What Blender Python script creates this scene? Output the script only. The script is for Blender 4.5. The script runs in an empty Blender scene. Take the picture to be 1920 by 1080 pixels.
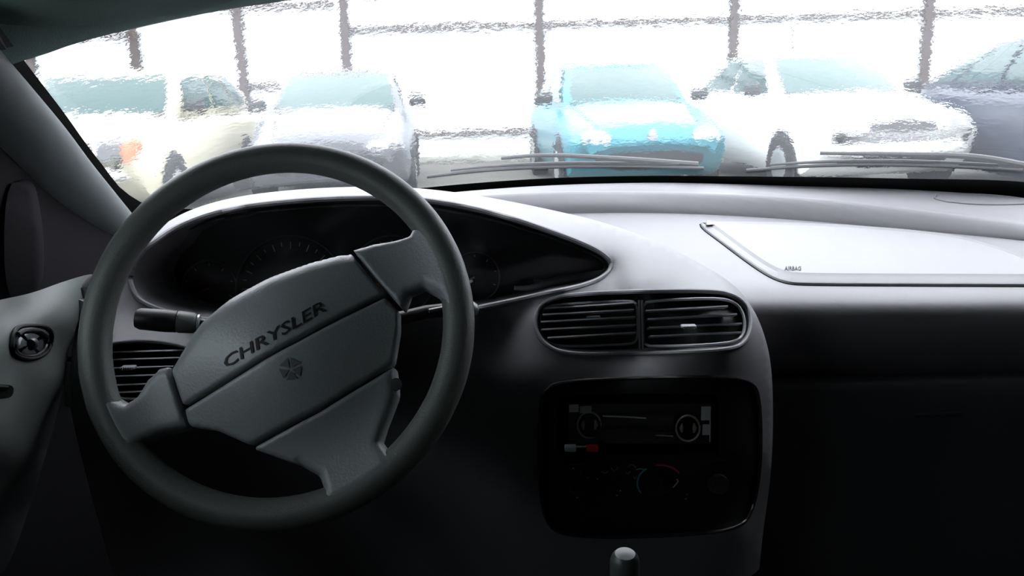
import bpy, bmesh, math, random
import numpy as np
from mathutils import Vector, Matrix
from mathutils.bvhtree import BVHTree
from mathutils.geometry import delaunay_2d_cdt

random.seed(7)
S = bpy.context.scene
COL = S.collection

# ------------------------------------------------------------------ camera
F = 1600.0
PITCH, ROLL, CAMH = math.radians(13.7), math.radians(1.6), 1.2
fw = np.array([0, math.cos(PITCH), -math.sin(PITCH)])
u0 = np.array([0, math.sin(PITCH), math.cos(PITCH)])
r0 = np.array([1.0, 0, 0])
rt = r0 * math.cos(ROLL) - u0 * math.sin(ROLL)
up = u0 * math.cos(ROLL) + r0 * math.sin(ROLL)
CAM = np.array([0, 0, CAMH])
cd = bpy.data.cameras.new('camera')
cd.sensor_width = 36.0
cd.lens = F * 36.0 / 1920.0
cd.clip_start = 0.02
cam = bpy.data.objects.new('camera', cd)
COL.objects.link(cam)
M = Matrix.Identity(4)
for i in range(3):
    M[i][0], M[i][1], M[i][2], M[i][3] = rt[i], up[i], -fw[i], CAM[i]
cam.matrix_world = M
S.camera = cam

# ------------------------------------------------------------------ light: overcast sky, exposure
S.view_settings.view_transform = 'Standard'
S.view_settings.look = 'None'
S.view_settings.gamma = 1.0
S.view_settings.use_curve_mapping = False
S.view_settings.exposure = 2.5
S.cycles.max_bounces = 14
S.cycles.diffuse_bounces = 5
S.cycles.transmission_bounces = 12
S.cycles.transparent_max_bounces = 12
W = bpy.data.worlds.new('overcast_sky')
S.world = W
W.use_nodes = True
nt = W.node_tree
nt.nodes.clear()
wo = nt.nodes.new('ShaderNodeOutputWorld')
wb = nt.nodes.new('ShaderNodeBackground')
wr = nt.nodes.new('ShaderNodeValToRGB')
wx = nt.nodes.new('ShaderNodeSeparateXYZ')
wt = nt.nodes.new('ShaderNodeTexCoord')
nt.links.new(wt.outputs['Generated'], wx.inputs[0])
nt.links.new(wx.outputs['Z'], wr.inputs[0])
wr.color_ramp.elements[0].position = 0.0
wr.color_ramp.elements[0].color = (0.62, 0.66, 0.72, 1)      # overcast: dimmer at the horizon, brighter overhead
wr.color_ramp.elements[1].position = 1.0
wr.color_ramp.elements[1].color = (1.25, 1.3, 1.38, 1)
nt.links.new(wr.outputs[0], wb.inputs['Color'])
wb.inputs['Strength'].default_value = 1.0
nt.links.new(wb.outputs[0], wo.inputs['Surface'])

# ------------------------------------------------------------------ pixel helpers (1920x1080 photo pixels)
def ray(px, py):
    return fw + rt * ((px - 960) / F) + up * ((540 - py) / F)
def V(px, py, Y):
    d = ray(px, py)
    return CAM + d * (Y / d[1])
def VZ(px, py, Z):
    d = ray(px, py)
    return CAM + d * ((Z - CAMH) / d[2])

def catmull(P, n, closed=False):
    P = np.asarray(P, float)
    k = len(P)
    if closed:
        Q = np.vstack([P[-1], P, P[0], P[1]])
        segs = k
    else:
        Q = np.vstack([2 * P[0] - P[1], P, 2 * P[-1] - P[-2]])
        segs = k - 1
    L = np.linalg.norm(np.diff(Q[1:segs + 2], axis=0)[:, :2], axis=1) + 1e-9
    cum = np.concatenate([[0], np.cumsum(L)])
    ts = np.linspace(0, cum[-1], n, endpoint=not closed)
    out = []
    for t in ts:
        i = min(int(np.searchsorted(cum, t, side='right')) - 1, segs - 1)
        s = (t - cum[i]) / L[i]
        p0, p1, p2, p3 = Q[i], Q[i + 1], Q[i + 2], Q[i + 3]
        l0 = np.linalg.norm((p1 - p0)[:2]) + 1e-9
        l1 = L[i]
        l2 = np.linalg.norm((p3 - p2)[:2]) + 1e-9
        m1 = ((p1 - p0) / l0 * l1 + (p2 - p1) / l1 * l0) / (l0 + l1) * l1
        m2 = ((p2 - p1) / l1 * l2 + (p3 - p2) / l2 * l1) / (l1 + l2) * l1
        out.append((2 * s**3 - 3 * s**2 + 1) * p1 + (s**3 - 2 * s**2 + s) * m1 + (-2 * s**3 + 3 * s**2) * p2 + (s**3 - s**2) * m2)
    return np.array(out)

def chaikin(P, it=2):
    P = np.asarray(P, float)
    for _ in range(it):
        Q = np.roll(P, -1, axis=0)
        P = np.stack([.75 * P + .25 * Q, .25 * P + .75 * Q], 1).reshape(-1, P.shape[1])
    return P

def resample(P, step):
    P = np.asarray(P, float)
    Q = np.vstack([P, P[:1]])
    L = np.linalg.norm(np.diff(Q, axis=0), axis=1)
    cum = np.concatenate([[0], np.cumsum(L)])
    n = max(8, int(cum[-1] / step))
    t = np.linspace(0, cum[-1], n, endpoint=False)
    return np.stack([np.interp(t, cum, Q[:, k]) for k in range(P.shape[1])], 1)

def inside(pts, poly):
    x, y = pts[:, 0], pts[:, 1]
    c = np.zeros(len(pts), bool)
    n = len(poly)
    for i in range(n):
        x1, y1 = poly[i]
        x2, y2 = poly[(i + 1) % n]
        if y1 == y2:
            continue
        m = ((y1 > y) != (y2 > y)) & (x < (x2 - x1) * (y - y1) / (y2 - y1) + x1)
        c ^= m
    return c

def dist(pts, poly, closed=True):
    A = np.asarray(poly, float)
    B = np.roll(A, -1, axis=0)
    if not closed:
        A, B = A[:-1], B[:-1]
    d = np.full(len(pts), 1e9)
    for a, b in zip(A, B):
        ab = b - a
        t = np.clip(((pts - a) @ ab) / (ab @ ab + 1e-18), 0, 1)
        d = np.minimum(d, np.linalg.norm(pts - a - t[:, None] * ab, axis=1))
    return d

def cdt(outer, holes, step):
    """triangulate a 2D outline with holes and an inner grid"""
    loops = [np.asarray(outer)] + [np.asarray(h) for h in holes]
    mn, mx = loops[0].min(0), loops[0].max(0)
    gx, gy = np.meshgrid(np.arange(mn[0] + step / 2, mx[0], step), np.arange(mn[1] + step / 2, mx[1], step))
    gx = gx + (np.arange(gx.shape[0]) % 2)[:, None] * step * .5
    G = np.stack([gx.ravel(), gy.ravel()], 1)
    ok = inside(G, loops[0])
    for h in loops[1:]:
        ok &= ~inside(G, h)
    G = G[ok]
    for l in loops:
        G = G[dist(G, l) > step * .55]
    pts, edges, k = [], [], 0
    for l in loops:
        n = len(l)
        pts.append(l)
        edges += [(k + i, k + (i + 1) % n) for i in range(n)]
        k += n
    allp = np.vstack(pts + [G])
    r = delaunay_2d_cdt([Vector(p) for p in allp], edges, [], 0, 1e-7)
    vs = np.array([[v.x, v.y] for v in r[0]])
    fs = np.array([list(f) for f in r[2]])
    cen = vs[fs].mean(1)
    ok = inside(cen, loops[0])
    for h in loops[1:]:
        ok &= ~inside(cen, h)
    return vs, fs[ok].tolist()

class TPS:
    def __init__(s, pts, lam=1e-4):
        P = np.asarray(pts, float)
        s.c, s.k = P[:, :2].mean(0), 500.0
        s.X = (P[:, :2] - s.c) / s.k
        n = len(P)
        K = s._u(s.X, s.X) + lam * np.eye(n)
        A = np.zeros((n + 3, n + 3))
        A[:n, :n] = K
        A[:n, n] = A[n, :n] = 1
        A[:n, n + 1:] = s.X
        A[n + 1:, :n] = s.X.T
        s.w = np.linalg.solve(A, np.concatenate([P[:, 2], [0, 0, 0]]))
    def _u(s, a, b):
        d = np.linalg.norm(a[:, None] - b[None], axis=2)
        return np.where(d > 1e-9, d * d * np.log(d + 1e-12), 0)
    def __call__(s, q):
        q = (np.atleast_2d(np.asarray(q, float)) - s.c) / s.k
        n = len(s.X)
        return s._u(q, s.X) @ s.w[:n] + s.w[n] + q @ s.w[n + 1:]

# ------------------------------------------------------------------ object helpers
WL = {}
def tag(o, label=None, cat=None, group=None, kind=None):
    if label: o['label'] = label
    if cat: o['category'] = cat
    if group: o['group'] = group
    if kind: o['kind'] = kind
    return o
def empty(name, loc, label=None, cat=None, group=None, kind=None, rz=0.0):
    o = bpy.data.objects.new(name, None)
    o.empty_display_size = .1
    COL.objects.link(o)
    o.location = loc
    o.rotation_euler[2] = rz
    WL[o.name] = Vector(loc)
    return tag(o, label, cat, group, kind)
def mesh(name, verts, faces, mat, parent=None, smooth=True, local=False, sharp=None):
    """one mesh object; verts are world coordinates unless local (parent's frame)"""
    vs = np.asarray(verts, float)
    me = bpy.data.meshes.new(name)
    if local:
        org = np.zeros(3)
    else:
        org = np.array([(vs[:, 0].min() + vs[:, 0].max()) / 2, (vs[:, 1].min() + vs[:, 1].max()) / 2, vs[:, 2].min()])
    me.from_pydata((vs - org).tolist(), [], [list(map(int, f)) for f in faces])
    bm = bmesh.new()
    bm.from_mesh(me)
    bmesh.ops.recalc_face_normals(bm, faces=bm.faces[:])
    bm.to_mesh(me)
    bm.free()
    if smooth:
        me.polygons.foreach_set('use_smooth', [True] * len(me.polygons))
        if sharp:
            me.set_sharp_from_angle(angle=math.radians(sharp))
    me.materials.append(mat)
    o = bpy.data.objects.new(name, me)
    COL.objects.link(o)
    WL[o.name] = Vector(org)
    if parent is not None:
        o.parent = parent
        if not local:
            o.location = Vector(org) - WL[parent.name]
    else:
        o.location = org
    return o

class MB:
    """collects pieces of ONE part"""
    def __init__(s):
        s.v, s.f = [], []
    def add(s, v, f):
        k = len(s.v)
        s.v += [tuple(map(float, p)) for p in v]
        s.f += [tuple(i + k for i in q) for q in f]
        return s
    def box(s, c, size, R=None, bev=0.0):
        bm = bmesh.new()
        bmesh.ops.create_cube(bm, size=1.0)
        for v in bm.verts:
            v.co = Vector((v.co.x * size[0], v.co.y * size[1], v.co.z * size[2]))
        if bev:
            bmesh.ops.bevel(bm, geom=bm.edges[:], offset=bev, segments=3, profile=.5, affect='EDGES')
        bm.verts.index_update()
        R = Matrix(R) if R is not None else Matrix.Identity(3)
        s.add([tuple(R @ v.co + Vector(c)) for v in bm.verts], [[v.index for v in f.verts] for f in bm.faces])
        bm.free()
        return s
    def tube(s, P, r, n=10, closed=False, flat=None):
        P = [np.asarray(p, float) for p in P]
        m = len(P)
        rings = []
        ref = np.array([0.0, 0, 1])
        for i in range(m):
            a = P[(i - 1) % m] if (closed or i > 0) else P[i]
            b = P[(i + 1) % m] if (closed or i < m - 1) else P[i]
            t = b - a
            t = t / (np.linalg.norm(t) + 1e-12)
            q = ref if abs(t @ ref) < .95 else np.array([0, 1.0, 0])
            e1 = np.cross(t, q)
            e1 /= np.linalg.norm(e1)
            e2 = np.cross(e1, t)
            rr = r[i] if hasattr(r, '__len__') else r
            fy = flat if flat else 1.0
            rings.append([P[i] + rr * (math.cos(2 * math.pi * j / n) * e1 + fy * math.sin(2 * math.pi * j / n) * e2) for j in range(n)])
        v = [p for R_ in rings for p in R_]
        f = []
        for i in range(m if closed else m - 1):
            for j in range(n):
                f.append((i * n + j, i * n + (j + 1) % n, ((i + 1) % m) * n + (j + 1) % n, ((i + 1) % m) * n + j))
        if not closed:
            f += [tuple(range(n))[::-1], tuple((m - 1) * n + j for j in range(n))]
        return s.add(v, f)
    def lathe(s, prof, c, axis, n=28, ref=None):
        """prof = [(radius, height along axis)]"""
        ax = np.asarray(axis, float)
        ax = ax / np.linalg.norm(ax)
        q = np.array([0, 0, 1.0]) if abs(ax[2]) < .9 else np.array([1.0, 0, 0])
        e1 = np.cross(ax, q)
        e1 /= np.linalg.norm(e1)
        e2 = np.cross(ax, e1)
        c = np.asarray(c, float)
        v, f = [], []
        for r, h in prof:
            v += [c + ax * h + r * (math.cos(2 * math.pi * j / n) * e1 + math.sin(2 * math.pi * j / n) * e2) for j in range(n)]
        for i in range(len(prof) - 1):
            for j in range(n):
                f.append((i * n + j, i * n + (j + 1) % n, (i + 1) * n + (j + 1) % n, (i + 1) * n + j))
        f += [tuple(range(n))[::-1], tuple((len(prof) - 1) * n + j for j in range(n))]
        return s.add(v, f)
    def grid(s, rows, closed=False):
        rows = [np.asarray(r, float) for r in rows]
        m, n = len(rows), len(rows[0])
        f = []
        for i in range(m - 1):
            for j in range(n if closed else n - 1):
                f.append((i * n + j, i * n + (j + 1) % n, (i + 1) * n + (j + 1) % n, (i + 1) * n + j))
        return s.add(np.vstack(rows), f)
    def build(s, name, mat, parent=None, smooth=True, local=False, sharp=40):
        return mesh(name, s.v, s.f, mat, parent, smooth, local, sharp)

def thicken(v, f, off):
    """closed shell from an open triangulated sheet (off: per-mesh offset vector for the back side)"""
    v = np.asarray(v, float)
    n = len(v)
    cnt = {}
    for q in f:
        for i in range(len(q)):
            a, b = q[i], q[(i + 1) % len(q)]
            cnt.setdefault((min(a, b), max(a, b)), []).append((a, b))
    side = [e[0] for e in cnt.values() if len(e) == 1]
    v2 = np.vstack([v, v + np.asarray(off)])
    return v2, list(map(tuple, f)) + [tuple(i + n for i in q[::-1]) for q in f] + [(b, a, a + n, b + n) for a, b in side]

def bvh(o):
    me = o.data
    off = WL[o.name]
    return BVHTree.FromPolygons([v.co + off for v in me.vertices], [tuple(p.vertices) for p in me.polygons])
def hit(b, px, py, lift=0.0):
    for jx, jy in ((0, 0), (.13, .17), (-.19, .11), (.21, -.15), (-.1, -.23)):
        d = Vector(ray(px + jx, py + jy)).normalized()
        loc, nor, i, _ = b.ray_cast(Vector(CAM), d)
        if loc is not None:
            break
    if loc is None:
        return None
    if nor.dot(d) > 0:
        nor = -nor
    return np.array(loc + nor * lift)

# ------------------------------------------------------------------ materials
def mat(name, col, rough=.5, spec=.5, metal=0.0, bump=None, coat=0.0, var=None):
    m = bpy.data.materials.new(name)
    m.use_nodes = True
    t = m.node_tree
    b = t.nodes['Principled BSDF']
    b.inputs['Base Color'].default_value = (*col, 1)
    b.inputs['Roughness'].default_value = rough
    b.inputs['Specular IOR Level'].default_value = spec
    b.inputs['Metallic'].default_value = metal
    b.inputs['Coat Weight'].default_value = coat
    b.inputs['Coat Roughness'].default_value = .08
    if bump or var:
        tc = t.nodes.new('ShaderNodeTexCoord')
    if bump:
        sc, dist_ = bump
        nz = t.nodes.new('ShaderNodeTexNoise')
        nz.inputs['Scale'].default_value = sc
        nz.inputs['Detail'].default_value = 3
        bp = t.nodes.new('ShaderNodeBump')
        bp.inputs['Strength'].default_value = .8
        bp.inputs['Distance'].default_value = dist_
        t.links.new(tc.outputs['Object'], nz.inputs['Vector'])
        t.links.new(nz.outputs['Fac'], bp.inputs['Height'])
        t.links.new(bp.outputs[0], b.inputs['Normal'])
    if var:
        sc, amt = var
        nz = t.nodes.new('ShaderNodeTexNoise')
        nz.inputs['Scale'].default_value = sc
        nz.inputs['Detail'].default_value = 5
        mx = t.nodes.new('ShaderNodeMix')
        mx.data_type = 'RGBA'
        mx.inputs['A'].default_value = (*[c * (1 - amt) for c in col], 1)
        mx.inputs['B'].default_value = (*[min(1, c * (1 + amt)) for c in col], 1)
        t.links.new(tc.outputs['Object'], nz.inputs['Vector'])
        t.links.new(nz.outputs['Fac'], mx.inputs['Factor'])
        t.links.new(mx.outputs['Result'], b.inputs['Base Color'])
    return m

GRAIN = (900, .00012)
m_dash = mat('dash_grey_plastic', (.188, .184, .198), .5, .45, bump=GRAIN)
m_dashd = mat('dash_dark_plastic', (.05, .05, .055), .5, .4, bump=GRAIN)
m_wheel = mat('wheel_leatherette', (.205, .218, .226), .42, .5, bump=(420, .0005))
m_rim = mat('rim_rubber', (.105, .11, .104), .45, .4, bump=(700, .0005))
m_letter = mat('debossed_letter', (.012, .012, .014), .6, .2)
m_black = mat('black_plastic', (.012, .012, .013), .45, .4)
m_gap = mat('seam_gap_black', (.006, .006, .007), .9, .1)
m_frit = mat('black_glass_border', (.006, .006, .006), .6, .2)
m_door = mat('door_grey_plastic', (.155, .17, .165), .55, .4, bump=GRAIN)
m_head = mat('headliner_fabric', (.19, .26, .245), .95, .1, bump=(500, .001))
m_pillar = mat('pillar_trim', (.12, .135, .135), .6, .35, bump=GRAIN)
m_sail = mat('sail_black_plastic', (.02, .019, .022), .9, .1, bump=GRAIN)
m_carpet = mat('carpet', (.02, .02, .022), 1.0, .05)
m_gauge = mat('gauge_face', (.012, .012, .014), .6, .2)
m_tick = mat('gauge_marks', (.35, .36, .38), .6, .2)
m_metal = mat('radio_metal', (.6, .6, .62), .4, .5, metal=.2)
m_radio = mat('radio_black', (.035, .033, .03), .25, .5)
m_brass = mat('radio_ring', (.42, .39, .31), .35, .5, metal=.2)
m_whiteplug = mat('white_plug', (.88, .9, .92), .4, .4)
m_redplug = mat('red_plug', (.7, .05, .03), .4, .4)
m_blue = mat('blue_arc_paint', (.1, .5, .6), .5, .3)
m_redarc = mat('red_arc_paint', (.6, .03, .08), .5, .3)
m_icon = mat('icon_print', (.5, .5, .5), .6, .2)
m_chrome = mat('chrome_cap', (.5, .55, .55), .25, .5, metal=.6)
m_knob = mat('glossy_knob', (.10, .11, .115), .22, .5)

def glass_windshield():
    """wet laminated glass: inner face clear, outer face rippled by rain water with a thin milky film"""
    mi = bpy.data.materials.new('windshield_inner')
    mi.use_nodes = True
    t = mi.node_tree
    t.nodes.clear()
    o = t.nodes.new('ShaderNodeOutputMaterial')
    g = t.nodes.new('ShaderNodeBsdfGlass')
    g.inputs['IOR'].default_value = 1.33
    g.inputs['Roughness'].default_value = 0
    t.links.new(g.outputs[0], o.inputs[0])
    mo = bpy.data.materials.new('windshield_wet')
    mo.use_nodes = True
    t = mo.node_tree
    t.nodes.clear()
    o = t.nodes.new('ShaderNodeOutputMaterial')
    g = t.nodes.new('ShaderNodeBsdfGlass')
    g.inputs['IOR'].default_value = 1.33
    g.inputs['Roughness'].default_value = 0
    tl = t.nodes.new('ShaderNodeBsdfTranslucent')
    tl.inputs['Color'].default_value = (.9, .95, 1, 1)
    mx = t.nodes.new('ShaderNodeMixShader')
    mx.inputs[0].default_value = FILM
    tc = t.nodes.new('ShaderNodeTexCoord')
    n1 = t.nodes.new('ShaderNodeTexNoise')
    n1.inputs['Scale'].default_value = 150
    n1.inputs['Detail'].default_value = 2.0
    n2 = t.nodes.new('ShaderNodeTexNoise')
    n2.inputs['Scale'].default_value = 50
    n2.inputs['Detail'].default_value = 1.0
    ad = t.nodes.new('ShaderNodeMath')
    ad.operation = 'MULTIPLY_ADD'
    ad.inputs[1].default_value = 1.6
    bp = t.nodes.new('ShaderNodeBump')
    bp.inputs['Strength'].default_value = 1.0
    # water film is thinner low on the glass, where the wipers rest
    sx = t.nodes.new('ShaderNodeSeparateXYZ')
    mr = t.nodes.new('ShaderNodeMapRange')
    mr.inputs['From Min'].default_value = .06
    mr.inputs['From Max'].default_value = .12
    mr.inputs['To Min'].default_value = WET * .25
    mr.inputs['To Max'].default_value = WET
    t.links.new(tc.outputs['Object'], n1.inputs['Vector'])
    t.links.new(tc.outputs['Object'], n2.inputs['Vector'])
    t.links.new(tc.outputs['Object'], sx.inputs[0])
    t.links.new(sx.outputs['Z'], mr.inputs['Value'])
    t.links.new(mr.outputs[0], bp.inputs['Distance'])
    t.links.new(n2.outputs['Fac'], ad.inputs[0])
    t.links.new(n1.outputs['Fac'], ad.inputs[2])
    t.links.new(ad.outputs[0], bp.inputs['Height'])
    t.links.new(bp.outputs[0], g.inputs['Normal'])
    t.links.new(g.outputs[0], mx.inputs[1])
    t.links.new(tl.outputs[0], mx.inputs[2])
    t.links.new(mx.outputs[0], o.inputs[0])
    return mi, mo
FILM, WET = .02, .000042

def thin_clear(name, tint=(1, 1, 1), gloss=.06, rough=.02):
    m = bpy.data.materials.new(name)
    m.use_nodes = True
    t = m.node_tree
    t.nodes.clear()
    o = t.nodes.new('ShaderNodeOutputMaterial')
    a = t.nodes.new('ShaderNodeBsdfTransparent')
    a.inputs[0].default_value = (*tint, 1)
    g = t.nodes.new('ShaderNodeBsdfGlossy')
    g.inputs['Roughness'].default_value = rough
    mx = t.nodes.new('ShaderNodeMixShader')
    mx.inputs[0].default_value = gloss
    t.links.new(a.outputs[0], mx.inputs[1])
    t.links.new(g.outputs[0], mx.inputs[2])
    t.links.new(mx.outputs[0], o.inputs[0])
    return m
m_sideglass = thin_clear('tinted_side_glass', (.92, .95, .94))
m_lens = thin_clear('cluster_lens', (.8, .8, .82), .03, .12)

# ================================================================== STRUCTURE: ground, car shell
XC = .15                                             # car centre line
def mir(P):
    P = np.array(P, float)
    P[..., 0] = 2 * XC - P[..., 0]
    return P

m_ground = mat('wet_gravel', (.07, .068, .058), .8, .3, var=(1.3, .5), bump=(40, .01))
tag(mesh('ground', [(-40, -12, 0), (40, -12, 0), (40, 60, 0), (-40, 60, 0)], [(0, 1, 2, 3)], m_ground, smooth=False), kind='structure')

# windshield -----------------------------------------------------------------
bl = V(160, 442, 1.37); bc = V(1200, 352, 1.61)
tl_ = V(-30, 96, .84); tc_ = V(1200, -95, 1.0)
def ws_point(s, t):
    """s -1..1 across, t 0 bottom .. 1 top"""
    b = np.array([XC + (XC - bl[0]) * s, bc[1] + (bl[1] - bc[1]) * s * s, bc[2] + (bl[2] - bc[2]) * s * s])
    a = np.array([XC + (XC - tl_[0]) * s, tc_[1] + (tl_[1] - tc_[1]) * s * s, tc_[2] + (tl_[2] - tc_[2]) * s * s])
    p = b + (a - b) * t
    k = 4 * t * (1 - t) * .025
    return p + np.array([0, k * .6, k * .8])
NS, NT = 64, 28
inner = [[ws_point(-1 + 2 * i / NS, j / NT) for i in range(NS + 1)] for j in range(NT + 1)]
wsv, wsf = [], []
out_n = np.array([0, .45, .89])
for layer in (0, 1):
    for row in inner:
        for p in row:
            wsv.append(p + out_n * .005 * layer)
n1 = NS + 1
k = (NT + 1) * n1
for j in range(NT):
    for i in range(NS):
        a = j * n1 + i
        wsf.append((a, a + 1, a + n1 + 1, a + n1))
nin = len(wsf)
for j in range(NT):
    for i in range(NS):
        a = k + j * n1 + i
        wsf.append((a, a + n1, a + n1 + 1, a + 1))
nout = len(wsf)
for i in range(NS):
    wsf += [(i, i + k, i + 1 + k, i + 1), (NT * n1 + i, NT * n1 + i + 1, NT * n1 + i + 1 + k, NT * n1 + i + k)]
for j in range(NT):
    a, b = j * n1, (j + 1) * n1
    wsf += [(a, b, b + k, a + k), (a + NS, a + NS + k, b + NS + k, b + NS)]
mi, mo = glass_windshield()
ws = mesh('window_1', wsv, wsf, mi)
ws.data.materials.append(mo)
for p in ws.data.polygons:
    p.material_index = 1 if nin <= p.index < nout else 0
    if p.index >= nout:
        p.use_smooth = False
ws.data.set_sharp_from_angle(angle=math.radians(50))
tag(ws, 'sloping front windshield covered in rain water', kind='structure')
ws_bvh = BVHTree.FromPolygons([Vector(p) for r in inner for p in r], wsf[:nin])

fin = [(-30, 10), (46, 112), (62, 133), (126, 217), (162, 268), (196, 312), (224, 348), (247, 366), (270, 379), (320, 387), (450, 385), (620, 370), (770, 352), (850, 344), (1000, 333), (1200, 327), (1400, 328), (1700, 332), (1920, 338), (1990, 345)]
fout = [(-30, 110), (-6, 124), (15, 165), (70, 250), (105, 300), (140, 355), (160, 385), (185, 410), (225, 432), (320, 428), (450, 414), (620, 398), (770, 378), (850, 366), (1000, 354), (1200, 348), (1400, 350), (1700, 356), (1920, 368), (1990, 380)]
A = catmull(fin, 90)
B = catmull(fout, 90)
rows = []
for q in (0, .25, .5, .75, 1):
    r_ = []
    for a, b in zip(A, B):
        c = a + (b - a) * q
        h = hit(ws_bvh, c[0], c[1], .003)
        if h is None:
            h = r_[-1] if r_ else V(c[0], c[1], .7)
        r_.append(h)
    rows.append(r_)
MB().grid(rows).build('black_border', m_frit, ws)

# black cowl strip under the foot of the glass
ss = np.linspace(-1, 1, 65)
cw = [[ws_point(s, .004) + np.array([0, dy, dz]) for s in ss] for dy, dz in ((.0, -.002), (.03, -.002), (.03, -.09), (.015, -.09), (.01, -.012), (0, -.002))]
tag(MB().grid(cw).build('trim_3', m_frit), 'black cowl strip at the foot of the windshield', kind='structure')

# headliner (ceiling) --------------------------------------------------------
edge = [V(-40, 142, .835), V(46, 113, .865), V(130, 82, .89), V(250, 52, .915), V(400, 22, .935), V(560, -2, .955), V(800, -42, .975), V(1200, -82, .985)]
e_ = catmull(edge, 30)
e_[-1][0] = XC
full = np.vstack([e_, mir(e_[:-1][::-1])])
def shift(r, dy, dz, kx=1.0):
    q = np.array(r)
    q[:, 1] += dy
    q[:, 2] += dz
    q[:, 0] = XC + (q[:, 0] - XC) * kx
    return q
r_back = np.array([[XC + (x - XC) * 1.25, -1.3, 1.36 + .03 * (1 - ((x - XC) / .6) ** 2)] for x in full[:, 0]])
r_mid = np.array([[XC + (x - XC) * 1.25, .35, 1.36 + .03 * (1 - ((x - XC) / .6) ** 2)] for x in full[:, 0]])
rows = [shift(full, .05, .012), full, shift(full, -.02, .003, 1.01), shift(full, -.06, .008, 1.03), shift(full, -.10, .03, 1.08), shift(full, -.16, .05, 1.12), r_mid, r_back]
top = [r + np.array([0, 0, .04]) for r in rows[::-1]]
tag(MB().grid(rows + top).build('ceiling', m_head, sharp=60), 'dark grey fabric headliner above the windshield', kind='structure')

# sides, rear, floor, front bulkhead ------------------------------------------
def wall_side(name, x, wname):
    mb = MB()
    t = .04
    def slab(y0, y1, z0, z1):
        mb.box(((x), (y0 + y1) / 2, (z0 + z1) / 2), (t, y1 - y0, z1 - z0))
    slab(-1.3, .93, .2, .90)
    if not wname:
        slab(-1.3, .93, .90, 1.42)
    else:
        slab(-1.3, .0, .90, 1.40)  # unseen rear stretch closed; window opening kept short to hold down side light
        slab(.0, .93, 1.27, 1.42)
    o = mb.build(name, m_carpet, smooth=False)
    tag(o, kind='structure')
    if not wname:
        return
    g = MB().box((x, .465, 1.085), (.005, .93, .37)).build(wname, m_sideglass, smooth=False)
    tag(g, kind='structure')
wall_side('wall_left', -.66, 'window_2')
wall_side('wall_right_blocker', 2 * XC + .66, None)  # unseen passenger side, its window closed up to cut fill light in the cabin
tag(MB().box((XC, -1.32, .8), (1.7, .04, 1.3)).build('wall_rear_blocker', m_carpet, smooth=False), kind='structure')  # added unseen bulkhead that keeps light from behind off the dash
tag(MB().box((XC, .2, .2), (1.8, 3.1, .04)).build('floor', m_carpet, smooth=False), kind='structure')
wf = MB()
wf.box((2 * XC + .69, 1.17, .6), (.04, .46, .74))
wf.box((XC, 1.61, .57), (1.75, .04, .74))
for x in (-.72, 2 * XC + .72):
    wf.box((x, 1.27, .57), (.04, .68, .76))
tag(wf.build('wall_front', m_carpet, smooth=False), kind='structure')

# A pillar -------------------------------------------------------------------
ax = [(266, 428, 1.275), (241, 397, 1.23), (216, 366, 1.185), (169, 307, 1.10), (122, 244, 1.01), (60, 169, .91), (0, 98, .82), (-70, 10, .72)]
def pil_row(off, dY):
    return [V(px - .78 * off, py + .626 * off, Y + dY * (Y / 1.0)) for px, py, Y in catmull(ax, 40)]
prow = [pil_row(2, .05), pil_row(0, 0), pil_row(8, -.014), pil_row(22, -.028), pil_row(45, -.036), pil_row(80, -.034), pil_row(120, -.015), pil_row(165, .03), pil_row(190, .08)]
P_ = np.array(prow)
# smooth across
cross = np.array([catmull(P_[:, j], 30) for j in range(P_.shape[1])])
rows = [cross[:, i] for i in range(30)]
pb = MB().grid(rows + [r + np.array([-.05, .0, -.01]) for r in rows[::-1]])
tag(pb.build('trim_1', m_pillar), 'dark grey plastic windshield pillar trim beside the driver door', kind='structure')
rows2 = [mir(r) for r in rows]
tag(MB().grid(rows2 + [r + np.array([.05, .0, -.01]) for r in rows2[::-1]]).build('trim_2', m_pillar), kind='structure')

# door -----------------------------------------------------------------------
door = empty('door_1', (-.55, .9, .25), 'grey plastic driver door panel with mirror joystick', kind='structure')
def px_panel(name, outline, ctrl, step, mt, parent, holes=(), back=(0, .02, 0), ch=2, smooth_out=True):
    T = ctrl if isinstance(ctrl, TPS) else TPS(ctrl)
    o = resample(chaikin(outline, ch), step)
    hs = [resample(chaikin(h, ch), step * .8) for h in holes]
    v2, f = cdt(o, hs, step)
    Y = T(v2)
    v3 = np.array([V(p[0], p[1], y) for p, y in zip(v2, Y)])
    if back is not None:
        v3, f = thicken(v3, f, back)
    ob = mesh(name, v3, f, mt, parent, True, sharp=50)
    return ob, T, o, hs
sail_ctrl = [(-200, 300, .74), (0, 200, .93), (0, 560, .95), (120, 300, 1.1), (120, 530, 1.08), (260, 450, 1.26), (60, 420, 1.02), (20, 380, .965), (20, 520, .965)]
sail, _, _, _ = px_panel('window_frame_cover', [(-220, 40), (-20, 60), (60, 160), (180, 330), (262, 425), (262, 520), (185, 545), (120, 560), (60, 580), (-220, 620)], sail_ctrl, 24, m_sail, door, back=(-.02, .03, 0))
px_panel('tweeter_cover', [(8, 345), (48, 340), (62, 370), (75, 470), (70, 560), (8, 575)], [(8, 340, .95), (60, 345, .985), (35, 400, .955), (35, 520, .955), (8, 570, .945), (75, 560, .99)], 10, m_sail, door, back=(-.01, .03, 0))
door_ctrl = [(-250, 640, .62), (-250, 900, .6), (0, 562, .86), (60, 550, .89), (120, 527, .95), (185, 512, 1.03), (0, 600, .82), (60, 600, .85), (120, 600, .905), (150, 590, .96), (0, 700, .78), (60, 700, .835), (105, 700, .91), (132, 660, .97), (0, 850, .76), (40, 850, .85), (80, 850, .97), (-100, 1000, .72), (0, 1000, .92), (40, 960, 1.0)]
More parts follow.
